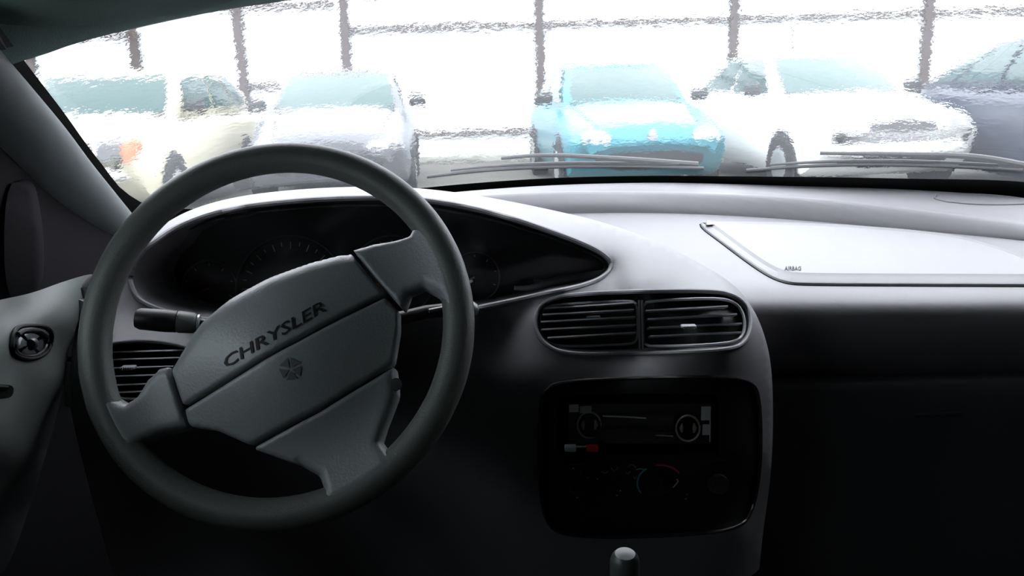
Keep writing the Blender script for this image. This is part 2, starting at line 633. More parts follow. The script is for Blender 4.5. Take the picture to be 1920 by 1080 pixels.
doorp, doorT, _, _ = px_panel('door_panel', [(-250, 615), (0, 562), (60, 550), (120, 527), (188, 508), (172, 540), (149, 590), (134, 650), (112, 760), (78, 880), (40, 1000), (0, 1100), (-250, 1100)], door_ctrl, 12, m_door, door, back=(-.03, .02, -.03))
# the door card runs on rearwards beside the driver
colp = [(-238, y) for y in np.linspace(628, 1090, 16)]
c0 = np.array([V(x, y, float(doorT([(x, y)])[0])) for x, y in colp])
rows = [c0 + np.array([0, .01, 0])]
for t in (.15, .35, .6, 1.0):
    q = c0.copy()
    q[:, 0] += (-.585 - q[:, 0]) * min(1, t * 1.3)
    q[:, 1] -= .75 * t
    rows.append(q)
top = [r[:1] * np.ones((2, 1)) for r in rows]
MB().grid(rows).grid([np.vstack([r[0], [-.66, r[0][1], r[0][2] + .005]]) for r in rows]).build('door_card', m_door, door)
sv = mir(np.array([np.array(v.co) + np.array(WL[sail.name]) for v in sail.data.vertices]))
tag(mesh('trim_4', sv, [tuple(p.vertices) for p in sail.data.polygons], m_sail, sharp=50), 'black triangular cover of the passenger door window corner', kind='structure')
# mirror joystick pod
ctr = (57, 641)
def on_door(px, py, lift=0.0):
    return V(px, py, float(doorT([(px, py)])[0]) - lift)
ring = chaikin([(22, 660), (24, 625), (34, 612), (60, 609), (88, 613), (98, 622), (97, 642), (86, 664), (62, 674), (36, 671)], 2)
mb = MB()
mb.tube([on_door(p[0], p[1], .002) for p in resample(ring, 5)], .0024, 8, closed=True)
pod = mb.build('mirror_switch', m_black, door)
mb = MB()
v2, f = cdt(resample(ring, 4), [], 6)
mb.add([on_door(p[0], p[1], .0008) for p in v2], f)
mb.build('switch_base', m_gap, pod)
inr = [(ctr[0] + (x - ctr[0]) * .8, ctr[1] + 1 + (y - ctr[1]) * .8) for x, y in ring]
MB().tube([on_door(p[0], p[1], .003) for p in resample(inr, 5)], .0016, 8, closed=True).build('inner_ring', m_knob, pod)
for i, a in enumerate((-90, 0, 90, 180)):
    a = math.radians(a + 8)
    pts = []
    for rr in (5, 12, 20, 24):
        pts.append([on_door(ctr[0] + rr * math.cos(a + da) * 1.05, ctr[1] + 4 + rr * math.sin(a + da) * .85, .004 + .005 * math.sin(math.pi * rr / 29)) for da in np.linspace(-.62, .62, 7)])
    MB().grid(pts).build('joystick_lobe', m_knob, pod)
mb = MB()
c = on_door(ctr[0], ctr[1] + 4, .009)
mb.lathe([(.0005, .004), (.005, .0035), (.0065, 0), (.0065, -.008)], c, (.35, -.9, .2), 16)
mb.build('joystick_hub', m_black, pod)
MB().tube([on_door(x, y, .006) for x, y in ((34, 627), (44, 621), (58, 619), (74, 621), (86, 630))], .0028, 8).build('selector_slide', m_black, pod)
# inner door pull seen at the frame's edge
pl = resample(chaikin([(-70, 722), (20, 720), (27, 728), (24, 742), (14, 748), (-70, 752)], 2), 5)
v2, f = cdt(pl, [], 8)
MB().add([on_door(p[0], p[1], -.0 + .001) for p in v2], f).build('handle_recess', m_gap, door)
MB().tube([on_door(x, y, .004) for x, y in ((-60, 728), (-20, 727), (14, 726))], [.003, .003, .0015], 8).build('door_handle', m_black, door)

# ================================================================== DASHBOARD
dash = empty('dashboard', (XC, 1.1, .3), 'dark grey plastic dashboard with instrument hood and center vents', 'dashboard')

# top pad under the glass
def rows_world(rows, n):
    return [np.array([V(*p) for p in catmull(r, n)]) for r in rows]
pad_rows = [
    [(120, 445, 1.36), (300, 428, 1.40), (560, 398, 1.47), (820, 368, 1.55), (1000, 355, 1.58), (1200, 349, 1.595), (1500, 351, 1.56), (1750, 359, 1.47), (1920, 371, 1.40), (2100, 395, 1.29)],
    [(120, 450, 1.30), (300, 430, 1.36), (560, 400, 1.45), (820, 364, 1.53), (1000, 350, 1.56), (1200, 343, 1.57), (1500, 349, 1.545), (1750, 358, 1.46), (1920, 371, 1.39), (2100, 394, 1.28)],
    [(120, 455, 1.25), (300, 432, 1.32), (560, 404, 1.42), (820, 369, 1.48), (1000, 355, 1.51), (1200, 350, 1.525), (1500, 358, 1.505), (1750, 374, 1.43), (1920, 392, 1.35), (2100, 420, 1.25)],
    [(120, 458, 1.22), (300, 434, 1.30), (560, 406, 1.40), (820, 373, 1.455), (1000, 361, 1.485), (1200, 358, 1.50), (1500, 370, 1.47), (1750, 394, 1.40), (1920, 417, 1.315), (2100, 445, 1.24)],
    [(120, 464, 1.215), (300, 440, 1.29), (560, 412, 1.39), (820, 379, 1.44), (1000, 367, 1.468), (1200, 365, 1.485), (1500, 378, 1.455), (1750, 402, 1.387), (1920, 425, 1.303), (2100, 452, 1.228)],
    [(120, 490, 1.21), (300, 470, 1.28), (560, 440, 1.375), (820, 410, 1.43), (1000, 401, 1.455), (1200, 400, 1.47), (1500, 410, 1.445), (1750, 427, 1.378), (1920, 442, 1.295), (2100, 468, 1.215)],
    [(120, 520, 1.21), (300, 500, 1.28), (560, 470, 1.375), (820, 440, 1.44), (1000, 420, 1.46), (1200, 415, 1.475), (1500, 425, 1.47), (1750, 442, 1.41), (1920, 457, 1.33), (2100, 484, 1.25)],
]
RW = np.array(rows_world(pad_rows, 70))
cross = np.array([catmull(RW[:, j], 36) for j in range(RW.shape[1])])
pad = MB().grid([cross[:, i] for i in range(36)]).build('top_pad', m_dash, dash)
padb = bvh(pad)
# defroster speaker grille recess on the pad
MB().tube([hit(padb, p[0], p[1], .0005) for p in catmull([(1756, 366), (1752, 371), (1765, 376), (1800, 381), (1860, 384), (1920, 383)], 24)], .0016, 8).build('speaker_trim', m_dash, dash)

# passenger side
pass_rows = [
    [(1000, 396, 1.475), (1300, 400, 1.475), (1500, 410, 1.46), (1700, 426, 1.42), (1920, 446, 1.32), (2150, 476, 1.2)],
    [(1000, 401, 1.46), (1300, 404, 1.455), (1500, 414, 1.44), (1700, 430, 1.40), (1920, 450, 1.30), (2150, 480, 1.19)],
    [(1000, 440, 1.34), (1300, 442, 1.335), (1500, 450, 1.32), (1700, 462, 1.29), (1920, 478, 1.22), (2150, 500, 1.14)],
    [(1000, 500, 1.18), (1300, 502, 1.175), (1500, 505, 1.17), (1700, 508, 1.16), (1920, 512, 1.14), (2150, 520, 1.1)],
    [(1000, 538, 1.105), (1300, 538, 1.10), (1500, 539, 1.095), (1700, 540, 1.09), (1920, 541, 1.08), (2150, 545, 1.06)],
    [(1000, 562, 1.075), (1300, 562, 1.07), (1500, 562, 1.068), (1700, 562, 1.062), (1920, 562, 1.055), (2150, 564, 1.04)],
    [(1000, 610, 1.065), (1300, 610, 1.06), (1500, 610, 1.058), (1700, 608, 1.052), (1920, 606, 1.045), (2150, 606, 1.03)],
    [(1000, 670, 1.085), (1300, 668, 1.08), (1500, 666, 1.078), (1700, 662, 1.072), (1920, 658, 1.065), (2150, 656, 1.05)],
    [(1000, 712, 1.12), (1300, 709, 1.115), (1500, 706, 1.112), (1700, 702, 1.108), (1920, 696, 1.1), (2150, 692, 1.085)],
]
NP = 80
PR = np.array([catmull(r, NP) for r in pass_rows])
pcross = np.array([catmull(PR[:, j][:, [1, 2, 0]], 60)[:, [2, 0, 1]] for j in range(NP)])   # columns of (px,py,Y)
def passY(px, py):
    j = int(np.clip(np.searchsorted(PR[3][:, 0], px), 1, NP - 1))
    a, b = pcross[j - 1], pcross[j]
    ya = np.interp(py, a[:, 1], a[:, 2])
    yb = np.interp(py, b[:, 1], b[:, 2])
    w = np.clip((px - PR[3][j - 1, 0]) / (PR[3][j, 0] - PR[3][j - 1, 0]), 0, 1)
    return ya + (yb - ya) * w
MB().grid([[V(*pcross[j][i]) for j in range(NP)] for i in range(60)]).build('passenger_panel', m_dash, dash)
# glove box below
gl_rows = [
    [(1000, 712, 1.13), (1500, 706, 1.12), (1920, 696, 1.108), (2150, 692, 1.09)],
    [(1000, 712, 1.105), (1500, 706, 1.097), (1920, 697, 1.085), (2150, 693, 1.07)],
    [(1000, 718, 1.09), (1500, 713, 1.082), (1920, 704, 1.07), (2150, 700, 1.055)],
    [(1000, 740, 1.08), (1500, 735, 1.072), (1920, 728, 1.06), (2150, 724, 1.045)],
    [(1000, 900, 1.085), (1500, 900, 1.08), (1920, 895, 1.07), (2150, 890, 1.06)],
    [(1000, 1150, 1.10), (1500, 1150, 1.09), (1920, 1150, 1.08), (2150, 1150, 1.07)],
]
RW = np.array(rows_world(gl_rows, 40))
cross = np.array([catmull(RW[:, j], 36) for j in range(RW.shape[1])])
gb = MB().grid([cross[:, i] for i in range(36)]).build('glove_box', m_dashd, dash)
gbb = bvh(gb)
MB().tube([hit(gbb, x, y, .002) for x, y in ((1715, 778), (1740, 776), (1770, 775), (1800, 774))], .003, 8).build('glove_box_latch', m_black, gb)

# airbag lid
lid_out = chaikin([(1308, 424), (1318, 417), (1420, 417), (1560, 421), (1700, 431), (1790, 442), (1850, 458), (1920, 482), (1985, 520), (1985, 538), (1920, 538), (1700, 537), (1500, 536), (1470, 532), (1440, 520), (1400, 493), (1350, 455)], 3)
lid_out = resample(lid_out, 6)
def inset(poly, d):
    n = len(poly)
    out = []
    for i in range(n):
        t = poly[(i + 2) % n] - poly[i - 2]
        t = t / (np.linalg.norm(t) + 1e-9)
        nrm = np.array([-t[1], t[0]])
        out.append(poly[i] + nrm * d)
    out = np.array(out)
    return out
ar = np.sum(lid_out[:, 0] * np.roll(lid_out[:, 1], -1) - np.roll(lid_out[:, 0], -1) * lid_out[:, 1])
sg = 1 if ar > 0 else -1
cenl = lid_out.mean(0)
def lid_ring(sc, lift):
    p = inset(lid_out, sg * sc)
    return p, np.array([V(q[0], q[1], passY(*q)) + np.array([0, -.25, .97]) * lift for q in p])
mb = MB()
r1, w1 = lid_ring(0.0, -.006)
r2, w2 = lid_ring(1.5, .003)
r3, w3 = lid_ring(3.0, .0045)
r4, w4 = lid_ring(10, .0055)
r5, w5 = lid_ring(13, .009)
mb.grid([w1, w2, w3, w4, w5], closed=True)
v2, f = cdt(r5, [], 14)
mb.add([V(q[0], q[1], passY(*q)) + np.array([0, -.25, .97]) * .009 for q in v2], f)
lid = mb.build('airbag_lid', mat('airbag_lid_plastic', (.215, .215, .225), .5, .45, bump=GRAIN), dash, sharp=30)
MB().tube(w1 + np.array([0, -.25, .97]) * .0062, .0009, 8, closed=True).build('airbag_lid_seam', m_gap, lid)

def text_mesh(body, fn, mt, name, parent, width, height, thick=0.0, shear=0.0):
    """lettering as geometry; fn maps (u in 0..1 along, v in 0..1 up) to a world point"""
    cu = bpy.data.curves.new('t', 'FONT')
    cu.body = body
    cu.shear = shear
    cu.offset = .012
    cu.resolution_u = 2
    ob = bpy.data.objects.new('t', cu)
    COL.objects.link(ob)
    dg = bpy.context.evaluated_depsgraph_get()
    me = ob.evaluated_get(dg).to_mesh()
    vs = np.array([v.co[:] for v in me.vertices])
    fs = [tuple(p.vertices) for p in me.polygons]
    ob.evaluated_get(dg).to_mesh_clear()
    bpy.data.objects.remove(ob)
    bpy.data.curves.remove(cu)
    b_ = bmesh.new()
    t_ = bpy.data.meshes.new('t')
    t_.from_pydata(vs.tolist(), [], fs)
    b_.from_mesh(t_)
    bmesh.ops.triangulate(b_, faces=b_.faces[:])
    for _ in range(3):
        bmesh.ops.subdivide_edges(b_, edges=[e for e in b_.edges if e.calc_length() > .16], cuts=1)
        bmesh.ops.triangulate(b_, faces=b_.faces[:])
    b_.verts.index_update()
    vs = np.array([v.co[:] for v in b_.verts])
    fs = [tuple(v.index for v in q.verts) for q in b_.faces]
    b_.free()
    bpy.data.meshes.remove(t_)
    mn, mx = vs.min(0), vs.max(0)
    uv = (vs[:, :2] - mn[:2]) / (mx[:2] - mn[:2])
    return mesh(name, [fn(a, b) for a, b in uv], fs, mt, parent, smooth=False)
lb = bvh(lid)
text_mesh('AIRBAG', lambda a, b: hit(lb, 1471 + 31 * a, 508 - 8 * b, .0006), mat('lid_print', (.035, .035, .04), .7, .2), 'lettering', lid, 1, 1)

# main facia: instrument hood, centre stack, driver side
ctrl = [(300, 425, 1.06), (355, 393, 1.12), (430, 371, 1.17), (520, 358, 1.2), (640, 350, 1.22), (760, 350, 1.22), (870, 362, 1.22), (960, 378, 1.21), (1055, 398, 1.19), (1130, 416, 1.17), (1220, 447, 1.135), (1300, 486, 1.095), (1375, 530, 1.05), (1415, 580, 1.02), (1438, 640, 1.005), (1448, 700, 1.0), (1450, 800, 1.005), (1445, 900, 1.01), (1432, 1000, 1.015),
        (225, 485, 1.02), (168, 528, .99), (138, 600, .98), (126, 700, .955), (150, 850, .97),
        (243, 520, 1.0), (280, 458, 1.0), (420, 393, 1.02), (520, 380, 1.03), (640, 372, 1.04), (760, 372, 1.04), (860, 385, 1.05), (960, 410, 1.055), (1050, 440, 1.06), (1140, 480, 1.065), (1147, 500, 1.06), (1100, 535, 1.02), (1000, 556, 1.0), (900, 577, .995),
        (1200, 470, 1.075), (1300, 515, 1.035), (1200, 540, .978), (1050, 552, .983), (1370, 553, .985), (1400, 590, .978), (1000, 600, .985), (1200, 600, .972), (1200, 670, .968), (1200, 700, .95), (1395, 700, .952), (1000, 700, .96), (1010, 850, .965), (1200, 850, .965), (1410, 850, .97), (1030, 1000, .975), (1200, 1010, .975), (1395, 1000, .98), (1200, 1100, .985),
        (190, 580, .975), (340, 606, .985), (200, 640, .94), (340, 640, .955), (270, 700, .925), (170, 700, .925), (240, 760, .915), (270, 850, .95), (600, 620, .985), (600, 800, 1.0), (900, 700, .985), (900, 900, 1.0), (400, 900, 1.02), (300, 1050, 1.05), (800, 1100, 1.02)]
TF = TPS(ctrl, 2e-5)
fac_out = [(188, 516), (168, 530), (150, 562), (138, 600), (130, 650), (126, 700), (130, 760), (150, 850), (190, 1000), (220, 1110), (600, 1110), (1000, 1110), (1420, 1110), (1430, 1000), (1445, 900), (1450, 800), (1448, 700), (1438, 640), (1415, 580), (1375, 530), (1300, 486), (1220, 447), (1130, 416), (1055, 398), (960, 378), (870, 362), (760, 350), (640, 350), (520, 358), (430, 371), (355, 393), (300, 424), (255, 462), (220, 490)]
clus = [(243, 520), (252, 488), (280, 458), (330, 425), (420, 393), (520, 379), (640, 371), (760, 371), (860, 384), (960, 409), (1050, 440), (1120, 468), (1148, 490), (1144, 512), (1105, 534), (1000, 556), (900, 577), (780, 600), (600, 615), (450, 610), (340, 592), (285, 577), (252, 556)]
vent_c = [(1003, 600), (1008, 580), (1030, 560), (1080, 551), (1200, 546), (1320, 545), (1370, 550), (1400, 572), (1410, 605), (1400, 640), (1370, 657), (1200, 664), (1060, 665), (1020, 645), (1005, 622)]
vent_l = [(160, 655), (200, 645), (260, 638), (330, 645), (372, 660), (355, 705), (310, 742), (262, 750), (215, 748), (180, 725), (165, 690)]
radio_b = [(1012, 760), (1020, 730), (1050, 715), (1200, 708), (1360, 705), (1410, 715), (1425, 745), (1428, 860), (1415, 950), (1390, 990), (1300, 1003), (1150, 1008), (1060, 1004), (1025, 985), (1012, 920)]
fac, _, fo, fh = px_panel('facia', fac_out, TF, 11, m_dash, dash, holes=[clus, vent_c, vent_l, radio_b], back=(.0, .16, -.03))
fb = bvh(fac)
def onf(px, py, dy=0.0):
    return V(px, py, float(TF([(px, py)])[0]) + dy)
ch_, vh_, lh_, rh_ = fh

# instrument cluster
cc = np.array([690, 488])
def ringw(loop, sx, sy, dy, c=None, oy=0):
    c = loop.mean(0) if c is None else c
    return np.array([onf(p[0], p[1], 0) * 0 + V(c[0] + (p[0] - c[0]) * sx, c[1] + oy + (p[1] - c[1]) * sy, float(TF([p])[0]) + dy) for p in loop])
w0 = ringw(ch_, 1, 1, 0, cc)
w1 = ringw(ch_, .996, .985, .008, cc, 1)
w2 = ringw(ch_, .978, .935, .05, cc, 2)
w3 = ringw(ch_, .965, .90, .085, cc, 3)
w4 = np.array([V(cc[0] + (p[0] - cc[0]) * .963, cc[1] + 3 + (p[1] - cc[1]) * .895, 1.132) for p in ch_])
clu = MB().grid([w0, w1, w2, w3, w4], closed=True).build('instrument_cluster', m_black, dash)
MB().tube(ringw(ch_, 1.0, 1.0, .0015, cc), .0035, 8, closed=True).build('cluster_rim', m_dash, clu)
MB().tube(w2 + np.array([0, -.004, -.002]), .0018, 8, closed=True).build('inner_rim', m_dashd, clu)
v2, f = cdt(resample(chaikin([(cc[0] + (p[0] - cc[0]) * .975, cc[1] + 3 + (p[1] - cc[1]) * .92) for p in clus], 2), 14), [], 30)
MB().add([V(q[0], q[1], 1.13) for q in v2], f).build('gauge_plate', m_gauge, clu)
def dialp(px, py):
    return V(px, py, 1.126)
for (dx, dy_, rad, nm, k0, k1) in ((545, 545, 92, 21, 200, -20), (735, 520, 70, 13, 200, -20), (890, 520, 42, 7, 200, -20), (392, 540, 46, 7, 200, -20)):
    mb = MB()
    for i in range(nm):
        a = math.radians(k0 + (k1 - k0) * i / (nm - 1))
        r_in = .86 if i % 2 == 0 else .92
        p, q = [dialp(dx + rad * rr * math.cos(a), dy_ - rad * rr * math.sin(a)) for rr in (r_in, 1.0)]
        mb.tube([p, q], .0006, 5)
    mb.build('dial_marks', m_tick, clu)
    mb = MB()
    circ = [dialp(dx + rad * 1.12 * math.cos(a), dy_ - rad * 1.12 * math.sin(a)) for a in np.linspace(0, 2 * math.pi, 48, endpoint=False)]
    mb.tube(circ, .0012, 6, closed=True)
    mb.build('dial_ring', m_dashd, clu)
    a = math.radians(205)
    MB().tube([dialp(dx, dy_), dialp(dx + rad * .85 * math.cos(a), dy_ - rad * .85 * math.sin(a))], [.0016, .0006], 6).build('needle', mat('needle_paint', (.3, .08, .03), .5), clu)
# tapered grey bar low in the cluster and the clear lens
MB().tube([V(*p) for p in catmull([(965, 540, 1.085), (990, 540, 1.09), (1040, 528, 1.10), (1100, 517, 1.11), (1140, 508, 1.10)], 20)], [.003 + .003 * math.sin(math.pi * i / 19) for i in range(20)], 10).build('cluster_bar', m_dash, clu)
lw = resample(chaikin([(cc[0] + (p[0] - cc[0]) * .982, cc[1] + 2 + (p[1] - cc[1]) * .94) for p in clus], 2), 16)
v2, f = cdt(lw, [], 40)
MB().add([V(q[0], q[1], 1.09) for q in v2], f).build('cluster_lens', m_lens, clu)
MB().tube([V(868, 536, 1.02), V(884, 527, .985)], .0018, 8).build('pale_rod', m_tick, clu)  # short thin pale rod in front of the dials

# centre vents
vb = ringw(vh_, 1, 1, 0)
vcen = vh_.mean(0)
house = MB().grid([vb, ringw(vh_, .985, .955, .012), ringw(vh_, .97, .93, .028), ringw(vh_, .97, .93, .047)], closed=True)
v2, f = cdt(resample(np.array([(vcen[0] + (p[0] - vcen[0]) * .98, vcen[1] + (p[1] - vcen[1]) * .95) for p in vh_]), 10), [], 20)
house.add([onf(p[0], p[1], .045) for p in v2], f)
vent = house.build('center_vent', m_black, dash)
MB().tube(ringw(vh_, 1, 1, .0005), .0028, 8, closed=True).build('vent_rim', m_dash, vent)
def blade(a, b, dep, th, nm, par, mt, d0=.003):
    P = [np.array(onf(*a)), np.array(onf(*b))]
    pts = [P[0] + (P[1] - P[0]) * i / 8 for i in range(9)]
    mb = MB()
    prof = [(0, -th), (-.0012, 0), (0, th), (dep, th - .006), (dep, -th - .006)]
    mb.grid([[p + np.array([0, d0 + y, z]) for p in pts] for y, z in prof + prof[:1]])
    return mb.build(nm, mt, par)
m_slat = mat('vent_slat', (.3, .305, .32), .4, .5)
ls = [((1020, 580), (1187, 569)), ((1018, 591.5), (1189, 582)), ((1014, 605), (1192, 595.5)), ((1014, 619.5), (1193, 610.5)), ((1027, 635), (1193, 625))]
rs = [((1212, 584), (1366, 575.5)), ((1215, 600), (1383, 590.5)), ((1218, 616), (1392, 608)), ((1220, 632), (1391, 624.5))]
for a, b in ls + rs:
    blade(a, b, .016, .0013, 'slat', vent, m_slat)
def frame_loop(pts, r, nm, d):
    lp = resample(chaikin(pts, 2), 8)
    return MB().tube([onf(p[0], p[1], d) for p in lp], r, 8, closed=True).build(nm, m_slat if nm != 'x' else m_black, vent)
frame_loop([(1012, 612), (1013, 585), (1028, 572), (1110, 567), (1187, 563), (1194, 570), (1196, 600), (1196, 640), (1180, 646), (1060, 650), (1030, 645), (1015, 630)], .0016, 'vent_frame', .012)
frame_loop([(1206, 600), (1206, 570), (1215, 565), (1300, 560), (1360, 560), (1385, 572), (1396, 595), (1396, 622), (1385, 640), (1330, 647), (1220, 650), (1206, 645)], .0018, 'vent_frame', .012)
for x in (1198.5, 1204):
    MB().tube([onf(x, 563, .008), onf(x + .5, 600, .008), onf(x + 1, 640, .008), onf(x + 1, 655, .009)], .0013, 8).build('divider', m_slat, vent)
for x, y in ((1113, 596.5), (1291, 612)):
    c = onf(x, y, .006)
    mb = MB().box(c, (.017, .010, .0035), bev=.0014)
    for k_ in (-2, -1, 0, 1, 2):
        mb.box(c + np.array([k_ * .0028, -.005, 0]), (.0012, .002, .0038))
    mb.build('vent_tab', m_slat, vent)
# driver side vent
lb_ = ringw(lh_, 1, 1, 0)
house = MB().grid([lb_, ringw(lh_, .98, .97, .012), ringw(lh_, .96, .95, .03), ringw(lh_, .96, .95, .053)], closed=True)
v2, f = cdt(resample(lh_, 10), [], 20)
house.add([onf(p[0], p[1], .05) for p in v2], f)
ventl = house.build('side_vent', m_black, dash)
MB().tube(lb_, .0022, 8, closed=True).build('vent_rim', m_dashd, ventl)
for y, x0, x1 in ((660, 168, 362), (674, 167, 358), (690, 168, 352), (705.5, 172, 342), (722, 180, 325), (736, 196, 305)):
    blade((x0, y + 3), (x1, y - 2.5), .016, .0010, 'slat', ventl, m_slat, .003)
mb = MB().box(onf(241, 689, .006), (.016, .010, .0035), bev=.0014)
for k_ in (-2, -1, 0, 1, 2):
    mb.box(onf(241, 689, .006) + np.array([k_ * .0026, -.005, 0]), (.0012, .002, .0038))
mb.build('vent_tab', m_slat, ventl)
for x in (205, 232, 258, 285, 312):
    MB().box(onf(x, 695, .036), (.0012, .012, .05)).build('vertical_vane', m_black, ventl)
# rounded end edge of the dash and headlamp switch
MB().tube([onf(x, y, -.002) for x, y in catmull([(190, 512), (168, 530), (151, 562), (139, 600), (131, 650), (127, 700), (130, 760)], 30)], [.005] * 30, 10).build('end_edge', m_dash, dash)
c = onf(158, 578, -.004)
hs_ = MB().lathe([(.004, .018), (.0105, .017), (.012, .013), (.0125, -.006)], c, (.1, -.95, .2), 20).build('headlamp_switch', m_knob, dash)
MB().box(c + np.array([.001, -.019, .004]), (.003, .004, .016), bev=.001).build('switch_grip', m_knob, hs_)
c = onf(160, 548, -.002)
MB().lathe([(.002, .008), (.006, .007), (.0068, -.004)], c, (.1, -.95, .2), 16).build('dimmer_wheel', m_knob, dash)
MB().tube([onf(140, 612, -.001), onf(165, 608, -.001), onf(200, 606, -.001)], .0009, 6).build('switch_seam', m_gap, dash)

# radio bezel with its slot
slot = [(1046, 750), (1052, 742), (1200, 738), (1336, 738), (1346, 746), (1348, 842), (1340, 850), (1052, 853), (1046, 846)]
bz = MB()
bo = rh_
so = resample(chaikin(slot, 1), 8)
v2, f = cdt(bo, [so], 14)
bz.add([onf(p[0], p[1], .007) for p in v2], f)
bz.grid([ringw(bo, 1, 1, -.0), ringw(bo, 1, 1, .007)], closed=True)
bz.grid([np.array([onf(p[0], p[1], .007) for p in so]), np.array([onf(p[0], p[1], .09) for p in so])], closed=True)
v2, f = cdt(so, [], 30)
bz.add([onf(p[0], p[1], .09) for p in v2], f)
bezel = bz.build('radio_bezel', m_black, dash)
MB().tube(ringw(bo, 1, 1, .0), .0022, 8, closed=True).build('bezel_rim', m_radio, bezel)

# climate control panel with three knobs
cpl = resample(chaikin([(1050, 875), (1065, 868), (1200, 864), (1370, 862), (1382, 872), (1382, 940), (1370, 950), (1200, 954), (1062, 955), (1050, 945)], 2), 8)
v2, f = cdt(cpl, [], 16)
vv, ff = thicken([onf(p[0], p[1], .004) for p in v2], f, (0, .004, 0))
cp = mesh('climate_panel', vv, ff, m_black, dash, sharp=40)
kn = np.array([0, -.93, .36])
for (x, y, r) in ((1085, 908, 24), (1236, 908, 26), (1345, 906, 22)):
    rr = r / 1600 * .9
    c = onf(x, y, .003)
    ko = MB().lathe([(.2 * rr, .016), (.82 * rr, .0155), (.93 * rr, .012), (rr, 0), (rr, -.002)], c, kn, 28).build('knob', m_black, cp)
    MB().box(c + kn * .0165, (.0035, .002, rr * 1.7), bev=.0006).build('knob_grip', m_radio, ko)
def arc(x, y, rx, ry, a0, a1, nm, mt, r=.0011):
    MB().tube([onf(x + rx * math.cos(math.radians(a)), y - ry * math.sin(math.radians(a)), .003) for a in np.linspace(a0, a1, 16)], r, 6).build(nm, mt, cp)
arc(1238, 906, 43, 34, 128, 212, 'cold_arc', m_blue, .0012)
arc(1238, 906, 43, 34, 100, 35, 'hot_arc', m_redarc, .0012)
MB().tube([onf(1262, 914, -.012), onf(1268, 908, -.012), onf(1272, 902, -.012), onf(1269, 899, -.012)], .0008, 6).build('knob_pointer', m_icon, cp)
for x, y in ((1075, 878), (1090, 887), (1103, 895), (1120, 898), (1084, 922), (1082, 933), (1163, 920), (1157, 929), (1288, 927), (1286, 935), (1353, 895)):
    MB().box(onf(x, y, .003), (.0016 + .001 * random.random(), .001, .0016)).build('icon_mark', m_icon, cp)
def squiggle(x, y, w, h):
    MB().tube([onf(x, y, .003), onf(x + w * .35, y + h, .003), onf(x + w * .7, y + h * .8, .003), onf(x + w, y - h * .2, .003)], .0006, 5).build('icon_print', m_icon, cp)
for x, y, w, h in ((1129, 884, 11, 3), (1146, 877, 12, 6), (1173, 884, 9, 4), (1178, 876, 14, -5), (1192, 881, 18, -2), (1188, 893, 6, 5)):
    squiggle(x, y, w, h)

# ------------------------------------------------------------------ radio (a thing in the slot)
rc = onf(1200, 830, .03)
radio = empty('car_radio', rc, 'faceless black car radio with two round knob sockets in the dash slot', 'radio')
def onr(px, py, d):
    return onf(px, py, d - .012)
body = MB()
fr = [(1064, 758), (1336, 757), (1336, 832), (1064, 832)]
pts = [onr(x, y, .022) for x, y in fr]
pts2 = [p + np.array([0, .06, 0]) for p in pts]
body.grid([pts, pts2], closed=True)
body.add(pts, [(0, 1, 2, 3)])
body.build('chassis', m_radio, radio, smooth=False)
for (x, y) in ((1105, 797), (1290, 803)):
    c = onr(x, y, .021)
    rg = MB().tube([onr(x + 22 * math.cos(a), y + 24 * math.sin(a), .019) for a in np.linspace(0, 2 * math.pi, 32, endpoint=False)], .0013, 8, closed=True).build('socket_ring', m_brass, radio)
    v = [onr(x + 20 * math.cos(a), y + 22 * math.sin(a), .0205) for a in np.linspace(0, 2 * math.pi, 24, endpoint=False)]
    MB().add(v, [tuple(range(24))]).build('socket_face', m_gap, rg)
    for s in (-1, 1):
        MB().tube([onr(x + 11 * s, y - 9, .018), onr(x + 12.5 * s, y, .017), onr(x + 11 * s, y + 8, .018)], [.001, .0026, .001], 8).build('socket_lug', m_brass, rg)
br = MB().grid([[onr(x, y, d) for x in np.linspace(1130, 1264, 12)] for y, d in ((772, .021), (776, .016), (790, .014), (806, .016), (814, .021))])
br.build('center_bar', m_radio, radio)
MB().tube([onr(1130, 780, .0145), onr(1180, 782, .0145), onr(1212, 784, .0145)], .0009, 6).build('bar_edge', m_metal, radio)
MB().tube([onr(1133, 813, .019), (onr(1200, 814, .019)), onr(1262, 818, .019)], .0009, 6).build('bar_lower_edge', m_brass, radio)
for x0, y0, x1, y1 in ((1067, 759, 1085, 772), (1087, 762, 1109, 774), (1316, 764, 1331, 786), (1318, 797, 1331, 814)):
    a, b = onr(x0, y0, .018), onr(x1, y1, .018)
    MB().box((a + b) / 2, (abs(b[0] - a[0]), .002, abs(b[2] - a[2])), bev=.0004).build('bracket', m_metal, radio)
MB().tube([onr(1331, 765, .02), onr(1331.5, 800, .02), onr(1331, 828, .02)], .0008, 6).build('side_edge', m_metal, radio)

# RCA plugs
def plug(x0, x1, y0, y1, mt, label, pin):
    a = onf((x0 + x1) / 2, (y0 + y1) / 2, -.012)
    e = empty('audio_plug', a, label, 'plug', 'audio plugs below the radio')
    L = (x1 - x0) / 1600 * .93
    rr = (y1 - y0) / 2 / 1600 * .93
    MB().lathe([(.4 * rr, -L / 2), (.92 * rr, -L / 2 + .0006), (rr, -L / 4), (rr, L / 2 - .001), (.9 * rr, L / 2)], a, (1, 0, -.03), 18).build('plug_body', mt, e)
    MB().lathe([(rr * .3, 0), (rr * .3, L * .55), (rr * .15, L * .6)], a + np.array([pin * L / 2, 0, rr * .3]), (pin, 0, 0), 12).build('plug_pin', m_metal, e)
    cb = [a + np.array([-pin * L / 2, 0, 0]), a + np.array([-pin * (L / 2 + .006), .012, .002]), a + np.array([-pin * (L / 2 + .004), .04, .006])]
    MB().tube(catmull(cb, 10), .0016, 8).build('cable', m_black, e)
